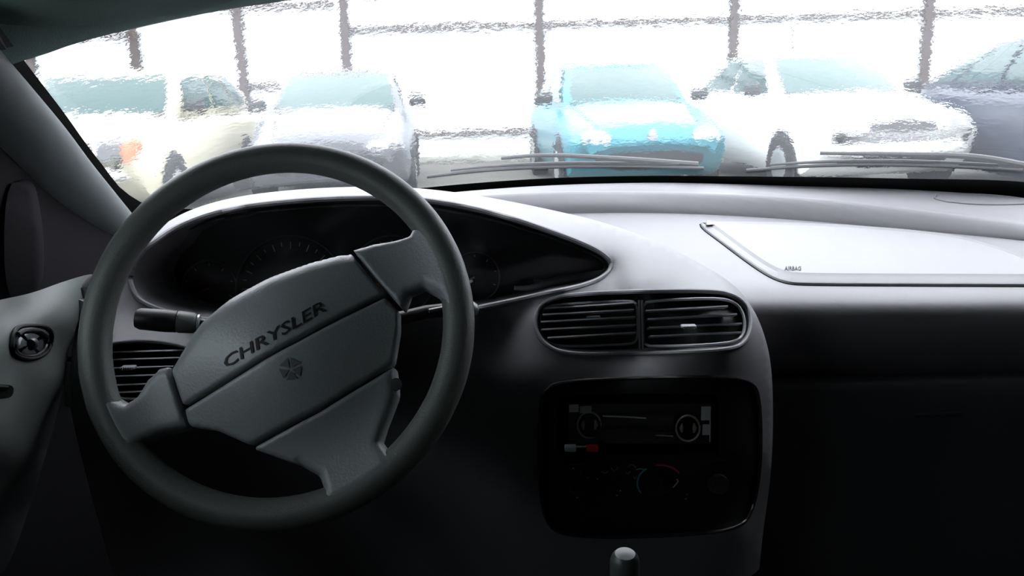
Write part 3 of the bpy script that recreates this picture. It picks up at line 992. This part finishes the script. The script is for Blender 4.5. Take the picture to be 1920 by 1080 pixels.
plug(1057, 1081, 832, 848, m_whiteplug, 'white audio plug left of the red one under the radio', 1)
plug(1098, 1122, 831, 848, m_redplug, 'red audio plug hanging under the radio', -1)

# ================================================================== STEERING WHEEL
TILT = math.radians(28)
WC = V(520, 613, .805)
we1 = np.array([1.0, 0, 0])
we2 = np.array([0, math.sin(TILT), math.cos(TILT)])
wn = np.cross(we1, we2)
if wn[1] > 0:
    wn = -wn
def w2(px, py, h=0.0):
    """pixel -> wheel plane coordinates (plane lifted h toward the driver)"""
    d = ray(px, py)
    o = WC + wn * h
    t = ((o - CAM) @ wn) / (d @ wn)
    q = CAM + d * t - o
    return np.array([q @ we1, q @ we2])
def wP(x, y, h):
    return WC + we1 * x + we2 * y + wn * h
R_, r_rim = .178, .0155
def wheelH(p):
    """front surface height over the wheel plane"""
    p = np.atleast_2d(p)
    c = w2(535, 660)
    d = np.linalg.norm((p - c) / np.array([1.15, 1.0]), axis=1)
    rr = np.linalg.norm(p, axis=1)
    return -.006 + .048 * np.exp(-(d / .09) ** 2) + .017 * np.clip((rr - .11) / .06, 0, 1) ** 2
wheel = empty('steering_wheel', WC - we2 * 0 - np.array([0, 0, .19]), 'black steering wheel turned slightly left with airbag cover and lettering', 'steering wheel')
ang = np.linspace(0, 2 * math.pi, 120, endpoint=False)
MB().tube([wP(R_ * math.cos(a), R_ * math.sin(a), 0) for a in ang], r_rim, 20, closed=True).build('rim', m_rim, wheel)

def wmap(px, py, drop=.003):
    """pixel -> wheel coordinates on the front surface itself"""
    h = .012
    for _ in range(6):
        h = float(wheelH(w2(px, py, h))[0]) - drop
    return w2(px, py, h)
def pillow(name, poly_px, mt, e=.003, step=.0024, ch=2, hoff=0.0, depth=.016, soft=None, es=.012):
    """upholstered panel: edges rounded by e, more broadly (es) along the soft pixel polyline"""
    P = np.array([wmap(x, y) for x, y in poly_px])
    dense = []
    for a, b in zip(P, np.roll(P, -1, axis=0)):
        dense += [a + (b - a) * t for t in (0, .2, .4, .6, .8)]
    o = resample(chaikin(np.array(dense), ch), step)
    v2, f = cdt(o, [], step)
    d = dist(v2, o)
    h = wheelH(v2) + hoff
    t = np.clip(1 - d / e, 0, 1)
    drop = e * (1 - np.sqrt(np.clip(1 - t * t, 0, 1)))
    for line in (soft or ()):
        L = np.array([wmap(x, y) for x, y in line])
        ds = dist(v2, L, closed=False)
        t = np.clip(1 - ds / es, 0, 1)
        drop = np.maximum(drop, es * (1 - np.sqrt(np.clip(1 - t * t, 0, 1))))
    h = h - drop
    v3 = np.array([wP(p[0], p[1], z) for p, z in zip(v2, h)])
    vv, ff = thicken(v3, f, -wn * depth)
    return mesh(name, vv, ff, mt, wheel, True, sharp=60)
upper = [(319, 684), (345, 638), (372, 600), (425, 556), (500, 515), (580, 486), (636, 472), (652, 471), (662, 480), (700, 527), (722, 552), (700, 561), (640, 592), (560, 635), (460, 692), (348, 759), (343, 757)]
lower = [(347, 768), (460, 698), (560, 641), (640, 598), (722, 558), (748, 584), (748, 620), (738, 681), (690, 712), (600, 767), (470, 835), (410, 808), (360, 800), (353, 792)]
left = [(314, 686), (340, 770), (349, 802), (300, 812), (264, 828), (248, 848), (222, 815), (196, 765), (180, 700), (190, 712), (207, 742), (232, 757), (254, 742), (272, 712), (295, 690)]
bott = [(474, 841), (600, 773), (690, 718), (740, 687), (745, 740), (722, 800), (713, 828), (728, 850), (758, 846), (772, 852), (725, 892), (670, 932), (610, 958), (560, 964), (570, 953), (592, 944), (606, 920), (597, 893), (560, 872)]
right = [(660, 466), (700, 455), (745, 447), (766, 440), (774, 426), (785, 390), (840, 470), (862, 570), (838, 585), (822, 552), (795, 536), (768, 548), (756, 580), (730, 550), (700, 516)]
up_o = pillow('airbag_cover', upper, m_wheel, .003, .0022, soft=[upper[0:8]], es=.018)
lo_o = pillow('lower_cover', lower, m_wheel, .003)
pillow('spoke', left, m_wheel, soft=[left[9:15] + left[:1], left[2:6]], es=.010)
pillow('spoke', bott, m_wheel, soft=[bott[3:8], bott[14:19]], es=.010)
pillow('spoke', right, m_wheel, soft=[right[0:5], right[8:13]], es=.010)
base = [(300, 700), (380, 606), (520, 526), (645, 484), (700, 530), (740, 590), (730, 700), (600, 780), (470, 825), (360, 785)]
pillow('hub_plate', base, m_gap, .004, .006, 2, -.012, .02)
ub = bvh(up_o)
lbv = bvh(lo_o)
wb_all = (ub, lbv)
def on_hub(px, py, lift=.0005):
    for b in wb_all:
        h = hit(b, px, py, lift)
        if h is not None:
            return h
    q = w2(px, py, .02)
    return wP(q[0], q[1], .02)
# lettering along the seam
a0, a1 = np.array([426, 690]), np.array([612, 583])
dv = (a1 - a0) / np.linalg.norm(a1 - a0)
uv_ = np.array([dv[1], -dv[0]])
text_mesh('CHRYSLER', lambda a, b: on_hub(*(a0 + (a1 - a0) * a + uv_ * 21 * b), .0009), m_letter, 'lettering', up_o, 1, 1, shear=.25)
# five-point emblem on the lower cover
ec = np.array([545, 692])
mb = MB()
for i in range(5):
    a = math.radians(90 + 72 * i - 28)
    def ep(r, da):
        return on_hub(ec[0] + r * math.cos(a + da), ec[1] - r * math.sin(a + da), .0009)
    mb.add([ep(3.5, 0), ep(22, -.5), ep(22, .5)], [(0, 1, 2)])
mb.build('emblem', mat('emblem_grey', (.1, .1, .105), .4, .4), lo_o, smooth=False)
# horn side button
c = wP(*w2(742, 722), .004)
MB().lathe([(.002, .004), (.006, .003), (.007, -.004)], c, wn + np.array([.6, 0, 0]), 16).build('side_bolt', m_knob, wheel)
# column shroud behind the wheel
shroud = MB()
cax = -wn
prof = [(.03, .02), (.04, .035), (.042, .09), (.045, .15)]
shroud.lathe(prof, WC, cax, 32)
tag(shroud.build('column_shroud', m_black), 'black steering column shroud behind the wheel hub', 'column shroud')

# stalks
sroot = WC + cax * .085
st = empty('turn_signal_stalk', V(365, 606, .885), 'chunky black turn signal stalk left of the wheel hub', 'stalk')
a, b = V(252, 597, .875), V(372, 606, .885)
dirn = (b - a) / np.linalg.norm(b - a)
Lh = np.linalg.norm(b - a)
MB().lathe([(.003, 0), (.0095, .0015), (.0115, .006), (.0122, Lh * .5), (.0118, Lh * .66)], a, dirn, 24).build('handle', m_black, st)
MB().lathe([(.0112, Lh * .67), (.012, Lh * .7), (.0112, Lh * .93), (.009, Lh * .97)], a, dirn, 24).build('twist_ring', m_rim, st)
MB().lathe([(.0045, Lh * .95), (.0098, Lh * .99), (.0098, Lh * 1.02), (.005, Lh * 1.04)], a, dirn, 20).build('collar', m_chrome, st)
MB().tube([b, b + (sroot - b) * .5, sroot], [.006, .007, .008], 12).build('lever', m_black, st)
st = empty('wiper_stalk', V(830, 580, .9), 'black wiper stalk with round tip right of the wheel rim', 'stalk')
b = V(893, 580, .915)
a2 = V(800, 585, .895)
MB().tube([b - np.array([.006, 0, 0]), V(850, 580, .905), a2, sroot], [.009, .008, .0075, .008], 14).build('lever', m_black, st)
MB().lathe([(.002, .011), (.006, .0095), (.0095, .005), (.0115, 0), (.0115, -.006), (.008, -.012)], b - np.array([.008, 0, 0]), (1, 0, 0), 24).build('tip_knob', m_knob, st)
mb = MB()
p0, p1 = V(804, 583, .885), V(834, 577, .893)
mb.tube([p0, p1], .0025, 8)
mb.build('grip_ridge', m_knob, st)

# gear lever
gp = V(1172, 1036, .60)
g = empty('gear_lever', gp - np.array([0, 0, .3]), 'dark gear lever knob with pale rounded top below the climate controls', 'gear lever')
mb = MB()
mb.lathe([(.002, 0), (.008, -.001), (.0105, -.004), (.0118, -.009), (.0115, -.03), (.010, -.06), (.009, -.075)], gp, (0, -.12, 1), 24)
mb.build('knob', mat('lever_knob', (.06, .07, .07), .4, .5), g)
MB().tube([gp + np.array([0, .006, -.07]), gp + np.array([0, .03, -.3])], .006, 12).build('shaft', m_black, g)
MB().box(gp + np.array([0, .02, -.33]), (.16, .3, .06), bev=.02).build('console_base', m_dashd, g)

# sun visor folded against the headliner
vp = [(-60, 30), (0, 47), (120, 50), (235, 42), (330, 26), (430, 4), (480, -12), (470, -60), (300, -70), (-60, -80)]
o = resample(chaikin(vp, 2), 14)
v2, f = cdt(o, [], 30)
TV = TPS([(0, 47, .76), (235, 42, .79), (430, 4, .81), (-60, -80, .64), (300, -70, .665), (480, -40, .70), (100, 0, .69)])
vv, ff = thicken([V(p[0], p[1], float(TV([p])[0])) for p in v2], f, (0, .012, .016))
tag(mesh('sun_visor', vv, ff, m_head, None, True, sharp=50), 'dark fabric sun visor folded up over the driver side', 'sun visor')

# wipers outside, resting on the glass foot
def wiper(blade_px, arm_px, label):
    b0 = blade_px[0]
    def wp(px, py, lift):
        h = hit(ws_bvh, px, py)
        return (h if h is not None else V(px, py, 1.6)) + out_n * (.009 + lift)
    o = empty('windshield_wiper', wp(*blade_px[0], 0), label, 'wiper', 'wipers at the foot of the windshield')
    P = [wp(p[0], p[1], 0) for p in catmull(blade_px, 24)]
    MB().tube(P, .003, 8).build('blade', m_black, o)
    MB().tube([p + out_n * .007 for p in P[2:-2]], [.002 + .0015 * math.sin(math.pi * i / 19) for i in range(20)], 8).build('blade_bridge', m_black, o)
    MB().tube([wp(p[0], p[1], .011) for p in catmull(arm_px, 24)], [.006 - .003 * i / 23 for i in range(24)], 8).build('arm', m_black, o)
wiper([(800, 338), (900, 327), (1000, 321), (1150, 319), (1320, 322)], [(1310, 326), (1150, 314), (1000, 309), (940, 314)], 'thin black wiper resting in front of the driver side of the windshield')
wiper([(1400, 326), (1500, 319), (1600, 316), (1750, 318), (1920, 326)], [(1930, 330), (1840, 314), (1700, 308), (1540, 305)], 'thin black wiper resting in front of the passenger side of the windshield')

# own bonnet beyond the glass
hr = []
for i in range(14):
    t = i / 13
    row = []
    for j in range(25):
        s = -1 + 2 * j / 24
        row.append([XC + .78 * s * (1 - .08 * t), 1.71 + 1.05 * t - .06 * s * s * (1 - t * .3), 1.005 - .14 * t * t - .10 * t - .05 * s * s])
    hr.append(np.array(row))
m_bon = mat('own_bonnet_paint', (.10, .12, .12), .25, .5, coat=.5)
tag(MB().grid(hr + [r - np.array([0, 0, .03]) for r in hr[::-1]]).build('car_bonnet', m_bon), 'dark wet car bonnet just beyond the windshield foot', 'bonnet')

# ================================================================== OUTSIDE: fence
m_sheet = mat('white_corrugated_sheet', (.80, .82, .83), .5, .4)
m_post = mat('rusty_brown_steel', (.07, .055, .05), .7, .3)
FY = 14.0
def fx(px, py=150):
    return V(px, py, FY)[0]
def fence(name, posts, rails, z0, z1, label, extra=()):
    o = empty(name, (posts[0], FY, 0), label, 'fence')
    for x in (posts if 'low' not in name else posts[:-1]):
        MB().box((x, FY - .06, (z1 + .1) / 2), (.13, .10, z1 + .1)).build('post', m_post, o, smooth=False)
    for i in range(len(posts) - 1):
        a, b = posts[i], posts[i + 1]
        n = int((b - a) / .09)
        xs = np.linspace(a, b, n * 2 + 1)
        rows = [[(x, FY + .03 + (.018 if j % 2 else 0), z) for j, x in enumerate(xs)] for z in (z0, z1)]
        rows2 = [[(x, y + .01, z) for x, y, z in r] for r in rows[::-1]]
        MB().grid(rows + rows2 + rows[:1]).build('sheet', m_sheet, o, smooth=False)
        for z in rails:
            MB().box(((a + b) / 2, FY - .03, z), (b - a - .12, .06, .075)).build('rail', m_post, o, smooth=False)
        for z, i0 in extra:
            if i == i0:
                MB().box(((a + b) / 2, FY - .03, z), (b - a - .12, .06, .075)).build('rail', m_post, o, smooth=False)
    return o
p0 = fx(647, 60)
right_posts = [p0 + 3.05 * i for i in range(0, 6)]
fence('sheet_fence', right_posts, (.42, 2.06, 2.60), .13, 2.62, 'white corrugated sheet fence with brown posts behind the parked cars')
left_posts = [p0 - 1.66 * i for i in range(6, -1, -1)]
left_posts[-1] = p0 - .09
fence('low_sheet_fence', left_posts, (1.24,), .13, 2.42, 'white sheet fence with closely spaced posts left of the tall section', extra=((2.08, 3), (2.08, 2), (2.45, 5), (2.45, 4)))
m_kerb = mat('snowy_kerb', (.32, .33, .29), .9, .2, var=(3, .3))
tag(MB().box((2, FY - .35, .06), (30, .5, .12), bev=.02).build('trim_9', m_kerb), kind='structure')
m_grass = mat('dull_grass', (.11, .115, .04), .95, .1, var=(4, .5))
gv, gf = [], []
for i in range(2600):
    x, y = random.uniform(-3.1, -2.72), random.uniform(7.2, 9.0)
    hgt, a_ = random.uniform(.04, .11), random.uniform(0, 6.28)
    k_ = len(gv)
    gv += [(x - .012 * math.cos(a_), y - .012 * math.sin(a_), 0), (x + .012 * math.cos(a_), y + .012 * math.sin(a_), 0), (x + random.uniform(-.03, .03), y + random.uniform(-.03, .03), hgt)]
    gf.append((k_, k_ + 1, k_ + 2))
tag(mesh('grass', gv, gf, m_grass, smooth=False), 'yellow green grass strip between the cream car and the silver hatchback', 'grass', kind='stuff')

# ================================================================== OUTSIDE: cars
m_tire = mat('tyre_rubber', (.02, .02, .021), .85, .2)
m_hub = mat('wheel_steel', (.35, .36, .37), .4, .5, metal=.6)
m_cglass = mat('car_glass', (.03, .068, .064), .08, .35)
m_lamp = mat('headlamp_glass', (.28, .285, .27), .15, .5)
m_orange = mat('indicator_orange', (.45, .08, .015), .25, .5)
m_cblack = mat('car_black_plastic', (.035, .037, .04), .55, .4)
m_plate = mat('licence_plate', (.75, .74, .68), .5, .3)

def car(name, loc, yaw, paint, label, W=1.66, H=1.4, L=4.0, belt=.92, nose=.70, cowl=1.05, roof0=1.75, roof1=3.1, rear=3.75, trunk=None, gw=.70, rw=.55, lampw=.30, lamph=.13, lampz=.60, round_lamp=False, bumper=None, bump_mat=None, grille=True, amber=False, mirrors=True, windows=(.5,), emblem=False, glassmat=None, arch=.345, grh=.05, lampmat=None, plate=False, antenna=False):
    o = empty(name, (loc[0], loc[1], 0), label, 'car', 'cars parked along the fence', rz=yaw)
    gm = glassmat or m_cglass
    bm_ = bump_mat or m_cblack
    trunk = trunk or belt
    hw = W / 2
    # y: 0 front .. L rear (front faces -Y)
    st = [(0.0, .60, nose - .20, .80), (.03, .55, nose - .10, .88), (.12, .42, nose - .02, .94), (.30, .25, nose + .02, .98), (.7, .22, nose + (belt - nose) * .55, 1.0), (cowl, .2, belt, 1.0), (roof0, .2, belt, 1.0), (roof1, .2, belt, 1.0), (min(rear - .1, L - .45), .2, trunk, .99), (L - .25, .22, trunk - .02, .97), (L - .06, .35, trunk - .10, .93), (L, .45, trunk - .25, .86)]
    rows = []
    for y, zb, zt, k_ in st:
        w = hw * k_
        half = [(0, zt + .03), (.35 * w, zt + .025), (.62 * w, zt + .01), (.84 * w, zt - .02), (.95 * w, zt - .08), (w, zt - .20 if zt - .2 > zb + .1 else (zt + zb) / 2), (.99 * w, max(zb + .06, .42)), (.965 * w, max(zb + .02, .28)), (.90 * w, zb), (0, zb)]
        ring = [(x, y, z) for x, z in half] + [(-x, y, z) for x, z in half[-2:0:-1]]
        rows.append(np.array(ring))
    RR = np.array(rows)
    dens = np.array([catmull(np.hstack([RR[:, j][:, [1]], RR[:, j][:, [0, 2]]]), 44)[:, [1, 0, 2]] for j in range(RR.shape[1])])
    mb = MB()
    mb.grid([dens[:, i] for i in range(44)], closed=True)
    n = RR.shape[1]
    base_n = 0
    mb.f.append(tuple(range(n)))
    mb.f.append(tuple(43 * n + j for j in range(n))[::-1])
    mb.build('body', paint, o, local=True, sharp=45)
    # cabin
    def cab(u, v, side):
        """side 0 front 1 right(+x) 2 rear 3 left; u 0..1 along, v 0 belt..1 roof"""
        zb, zr = belt - .03, H - .045
        bulge = .03 * math.sin(math.pi * v)
        wb_, wt_ = gw, rw
        w = wb_ + (wt_ - wb_) * v + bulge
        y0 = cowl + (roof0 - cowl) * v - .04 * math.sin(math.pi * v)
        y1 = rear + (roof1 - rear) * v + .03 * math.sin(math.pi * v)
        z = zb + (zr - zb) * v
        if side in (0, 2):
            s = -1 + 2 * u
            bow = .13 * s * s
            return np.array([w * s, y0 + bow if side == 0 else y1 - bow * .7, z])
        t = y0 + .13 + (y1 - .09 - y0 - .13) * u
        k_ = w + .012 * math.sin(math.pi * u)
        return np.array([k_ if side == 1 else -k_, t, z])
    mb = MB()
    vs_ = np.linspace(0, 1, 9)
    for sd in range(4):
        mb.grid([[cab(u, v, sd) for u in np.linspace(0, 1, 13)] for v in vs_])
    rg = []
    for t in np.linspace(0, 1, 11):
        a, b = cab(t, 1, 3), cab(t, 1, 1)
        row = []
        for s in np.linspace(0, 1, 13):
            p = a + (b - a) * s
            q = 2 * s - 1
            p[2] += .045 * (1 - q ** 4) * (1 - (2 * t - 1) ** 6 * .8)
            p[1] += (-.13 if t < .5 else .09) * (1 - q * q) * abs(2 * t - 1) ** 3
            row.append(p)
        rg.append(row)
    mb.grid(rg)
    mb.build('cabin', paint, o, local=True, sharp=50)
    def pane(nm, side, u0_, u1_, v0_, v1_, mt, push=.012):
        g = []
        for v in np.linspace(v0_, v1_, 7):
            row = []
            for u in np.linspace(u0_, u1_, 11):
                p = cab(u, v, side)
                off = {0: (0, -1, .5), 1: (1, 0, .2), 2: (0, 1, .5), 3: (-1, 0, .2)}[side]
                row.append(p + np.array(off) * push)
            g.append(row)
        return MB().grid(g).build(nm, mt, o, local=True)
    wsp = pane('windshield', 0, .06, .94, .10, .93, gm)
    MB().tube([cab(u, .10, 0) + np.array([0, -.02, .0]) for u in np.linspace(.06, .94, 12)], .016, 6).build('window_seal', m_cblack, wsp, local=True)
    pane('rear_window', 2, .08, .92, .12, .9, gm)
    cuts = [.04] + list(windows) + [.96]
    for sd in (1, 3):
        for i in range(len(cuts) - 1):
            pane('side_window', sd, cuts[i] + .015, cuts[i + 1] - .015, .14, .93, gm)
    # wheels
    for yw in (.78, L - .85):
        for sx in (-1, 1):
            x = sx * (hw + .004)
            we = bpy.data.objects.new('wheel', None)
            arc_pts = [(x * .998, yw + arch * math.cos(a), .31 + arch * math.sin(a)) for a in np.linspace(-.35, math.pi + .35, 24)]
            mw = MB().add([(x, yw, .31)] + arc_pts, [(0, i, i + 1) for i in range(1, 24)])
            mw.build('wheel_arch', m_cblack, o, local=True, smooth=False)
            wv = MB().lathe([(.18, .02), (.22, .03), (.285, .025), (.30, .0), (.30, -.16), (.2, -.18)], (x, yw, .30), (sx, 0, 0), 24).build('wheel', m_tire, o, local=True)
            MB().lathe([(.03, .035), (.10, .03), (.17, .025), (.19, .012), (.19, 0)], (x, yw, .30), (sx, 0, 0), 20).build('wheel_rim', m_hub, wv, local=True)
    bvb = BVHTree.FromPolygons([Vector(p) for i in range(44) for p in dens[:, i]], [tuple(q) for q in mb_faces(44, n)])
    def front(x, z, push=.012):
        h = bvb.ray_cast(Vector((x, -2, z)), Vector((0, 1, 0)))[0]
        y = h.y if h else .05
        return np.array([x, y - push, z])
    def fpatch(nm, x0, x1, z0, z1, mt, push=.012, par=None, ch=1):
        poly = [(x0, z0), (x1, z0), (x1, z1), (x0, z1)]
        o2 = resample(chaikin(poly, ch), .04)
        v2, f = cdt(o2, [], .05)
        vv, ff = thicken([front(p[0], p[1], push) for p in v2], f, (0, .03, 0))
        return mesh(nm, vv, ff, mt, par or o, True, local=True, sharp=40)
    for sx in (-1, 1):
        xa, xb = sx * (hw * .86 - lampw), sx * hw * .86
        fpatch('headlight', min(xa, xb), max(xa, xb), lampz - lamph / 2, lampz + lamph / 2, lampmat or m_lamp, .015, ch=3 if round_lamp else 2)
        if amber:
            xa, xb = sx * (hw * .80), sx * (hw * .93)
            fpatch('indicator', min(xa, xb), max(xa, xb), lampz - lamph / 2, lampz + lamph / 2, m_orange, .03, ch=1)
    if grille:
        fpatch('grille', -(hw * .86 - lampw - .04), hw * .86 - lampw - .04, lampz - grh, lampz + grh, m_cblack, .012)
    if bumper:
        zb0, zb1 = bumper
        rows = []
        for z, dy in ((zb0, .0), (zb0 + .02, -.07), ((zb0 + zb1) / 2, -.09), (zb1 - .02, -.07), (zb1, .0)):
            rows.append([(hw * s * .99, .04 + .30 * abs(s) ** 6 + dy * (1 if abs(s) < .97 else .3), z) for s in np.linspace(-1, 1, 31)])
        MB().grid(rows).build('bumper', bm_, o, local=True)
    fpatch('lower_intake', -.55, .55, .30, .50 if not bumper else .42, m_cblack, .012)
    if plate:
        fpatch('number_plate', -.26, .26, .43, .53, m_plate, .10 if bumper else .02, ch=0)
    if emblem:
        c = front(0, lampz + .01, .02)
        MB().lathe([(.01, .012), (.045, .01), (.05, 0)], c, (0, -1, 0), 18).build('emblem', m_hub, o, local=True)
    if mirrors:
        for sx in (-1, 1):
            MB().box((sx * (hw + .07), cowl + .35, belt + .07), (.19, .10, .13), bev=.035).build('mirror', m_cblack, o, local=True)
    if antenna:
        a = cab(.12, 1, 1) * np.array([0, 1, 1]) + np.array([-.1, .15, .04])
        MB().tube([a, a + np.array([0, .02, .05]), a + np.array([0, .12, .38])], [.02, .012, .003], 8).build('antenna', m_cblack, o, local=True)
    # bonnet seam
    def topz(x, y):
        h = bvb.ray_cast(Vector((x, y, 2)), Vector((0, 0, -1)))[0]
        return np.array([x, y, (h.z if h else belt) + .002])
    for sx in (-1, 1):
        MB().tube([topz(sx * hw * (.62 + .16 * t), .16 + (cowl - .1) * t) for t in np.linspace(0, 1, 14)], .006, 5).build('bonnet_seam', m_cblack, o, local=True)
    return o
def mb_faces(m, n):
    return [(i * n + j, i * n + (j + 1) % n, (i + 1) * n + (j + 1) % n, (i + 1) * n + j) for i in range(m - 1) for j in range(n)]

def paint(name, c):
    return mat(name, c, .35, .4, coat=.15)
m_cream = paint('cream_paint', (.5, .47, .36))
m_silver = paint('silver_paint', (.085, .09, .10))
m_teal = paint('teal_paint', (.015, .15, .19))
m_white = paint('white_paint', (.78, .79, .78))
m_navy = paint('navy_paint', (.018, .026, .045))
m_green = paint('green_grey_paint', (.10, .14, .14))

car('parked_car', (-3.98, 7.35), math.radians(1), m_cream, 'cream white boxy car at the left with orange indicator lamp', W=1.66, H=1.42, L=4.1, belt=.98, nose=.84, cowl=1.0, roof0=1.45, roof1=3.3, rear=3.9, gw=.76, rw=.66, lampz=.72, lamph=.19, lampw=.26, grh=.095, lampmat=mat('smoky_lamp', (.06, .062, .065), .2, .5), amber=True, bumper=(.46, .57), bump_mat=paint('white_bumper', (.7, .71, .72)), windows=(.42, .72))
car('parked_car', (-1.80, 8.5), math.radians(5), m_silver, 'silver grey hatchback seen behind the top of the steering wheel', W=1.66, H=1.40, L=3.9, belt=.95, nose=.74, lampz=.62, gw=.74, rw=.60, plate=True)
car('parked_car', (1.42, 8.45), math.radians(5), m_teal, 'teal blue rounded hatchback with pale headlights and front emblem', W=1.64, H=1.39, L=3.8, belt=.93, nose=.74, round_lamp=True, lampw=.30, lamph=.14, lampz=.64, grille=False, emblem=True)
car('parked_car', (3.72, 8.1), math.radians(7), m_white, 'bright white sedan with dark grille between teal and navy cars', W=1.70, H=1.46, L=4.4, belt=.97, nose=.82, antenna=True, lampz=.70, lamph=.15, lampw=.34, rear=3.75, roof0=1.8, roof1=3.0, trunk=1.02, bumper=(.42, .56), bump_mat=m_white, windows=(.5, .82), gw=.74)
car('parked_car', (5.55, 5.9), math.radians(0), m_navy, 'dark navy car cut off by the right edge of the photo', W=1.74, H=1.50, L=4.5, belt=1.04, nose=.8, rear=4.2, roof0=1.9, roof1=3.0, gw=.78, rw=.60, windows=(.45, .8))
car('parked_car', (-6.75, 9.5), math.radians(-4), m_green, 'dark green grey car half hidden behind the windshield pillar', W=1.66, H=1.44, L=4.1, belt=.95)
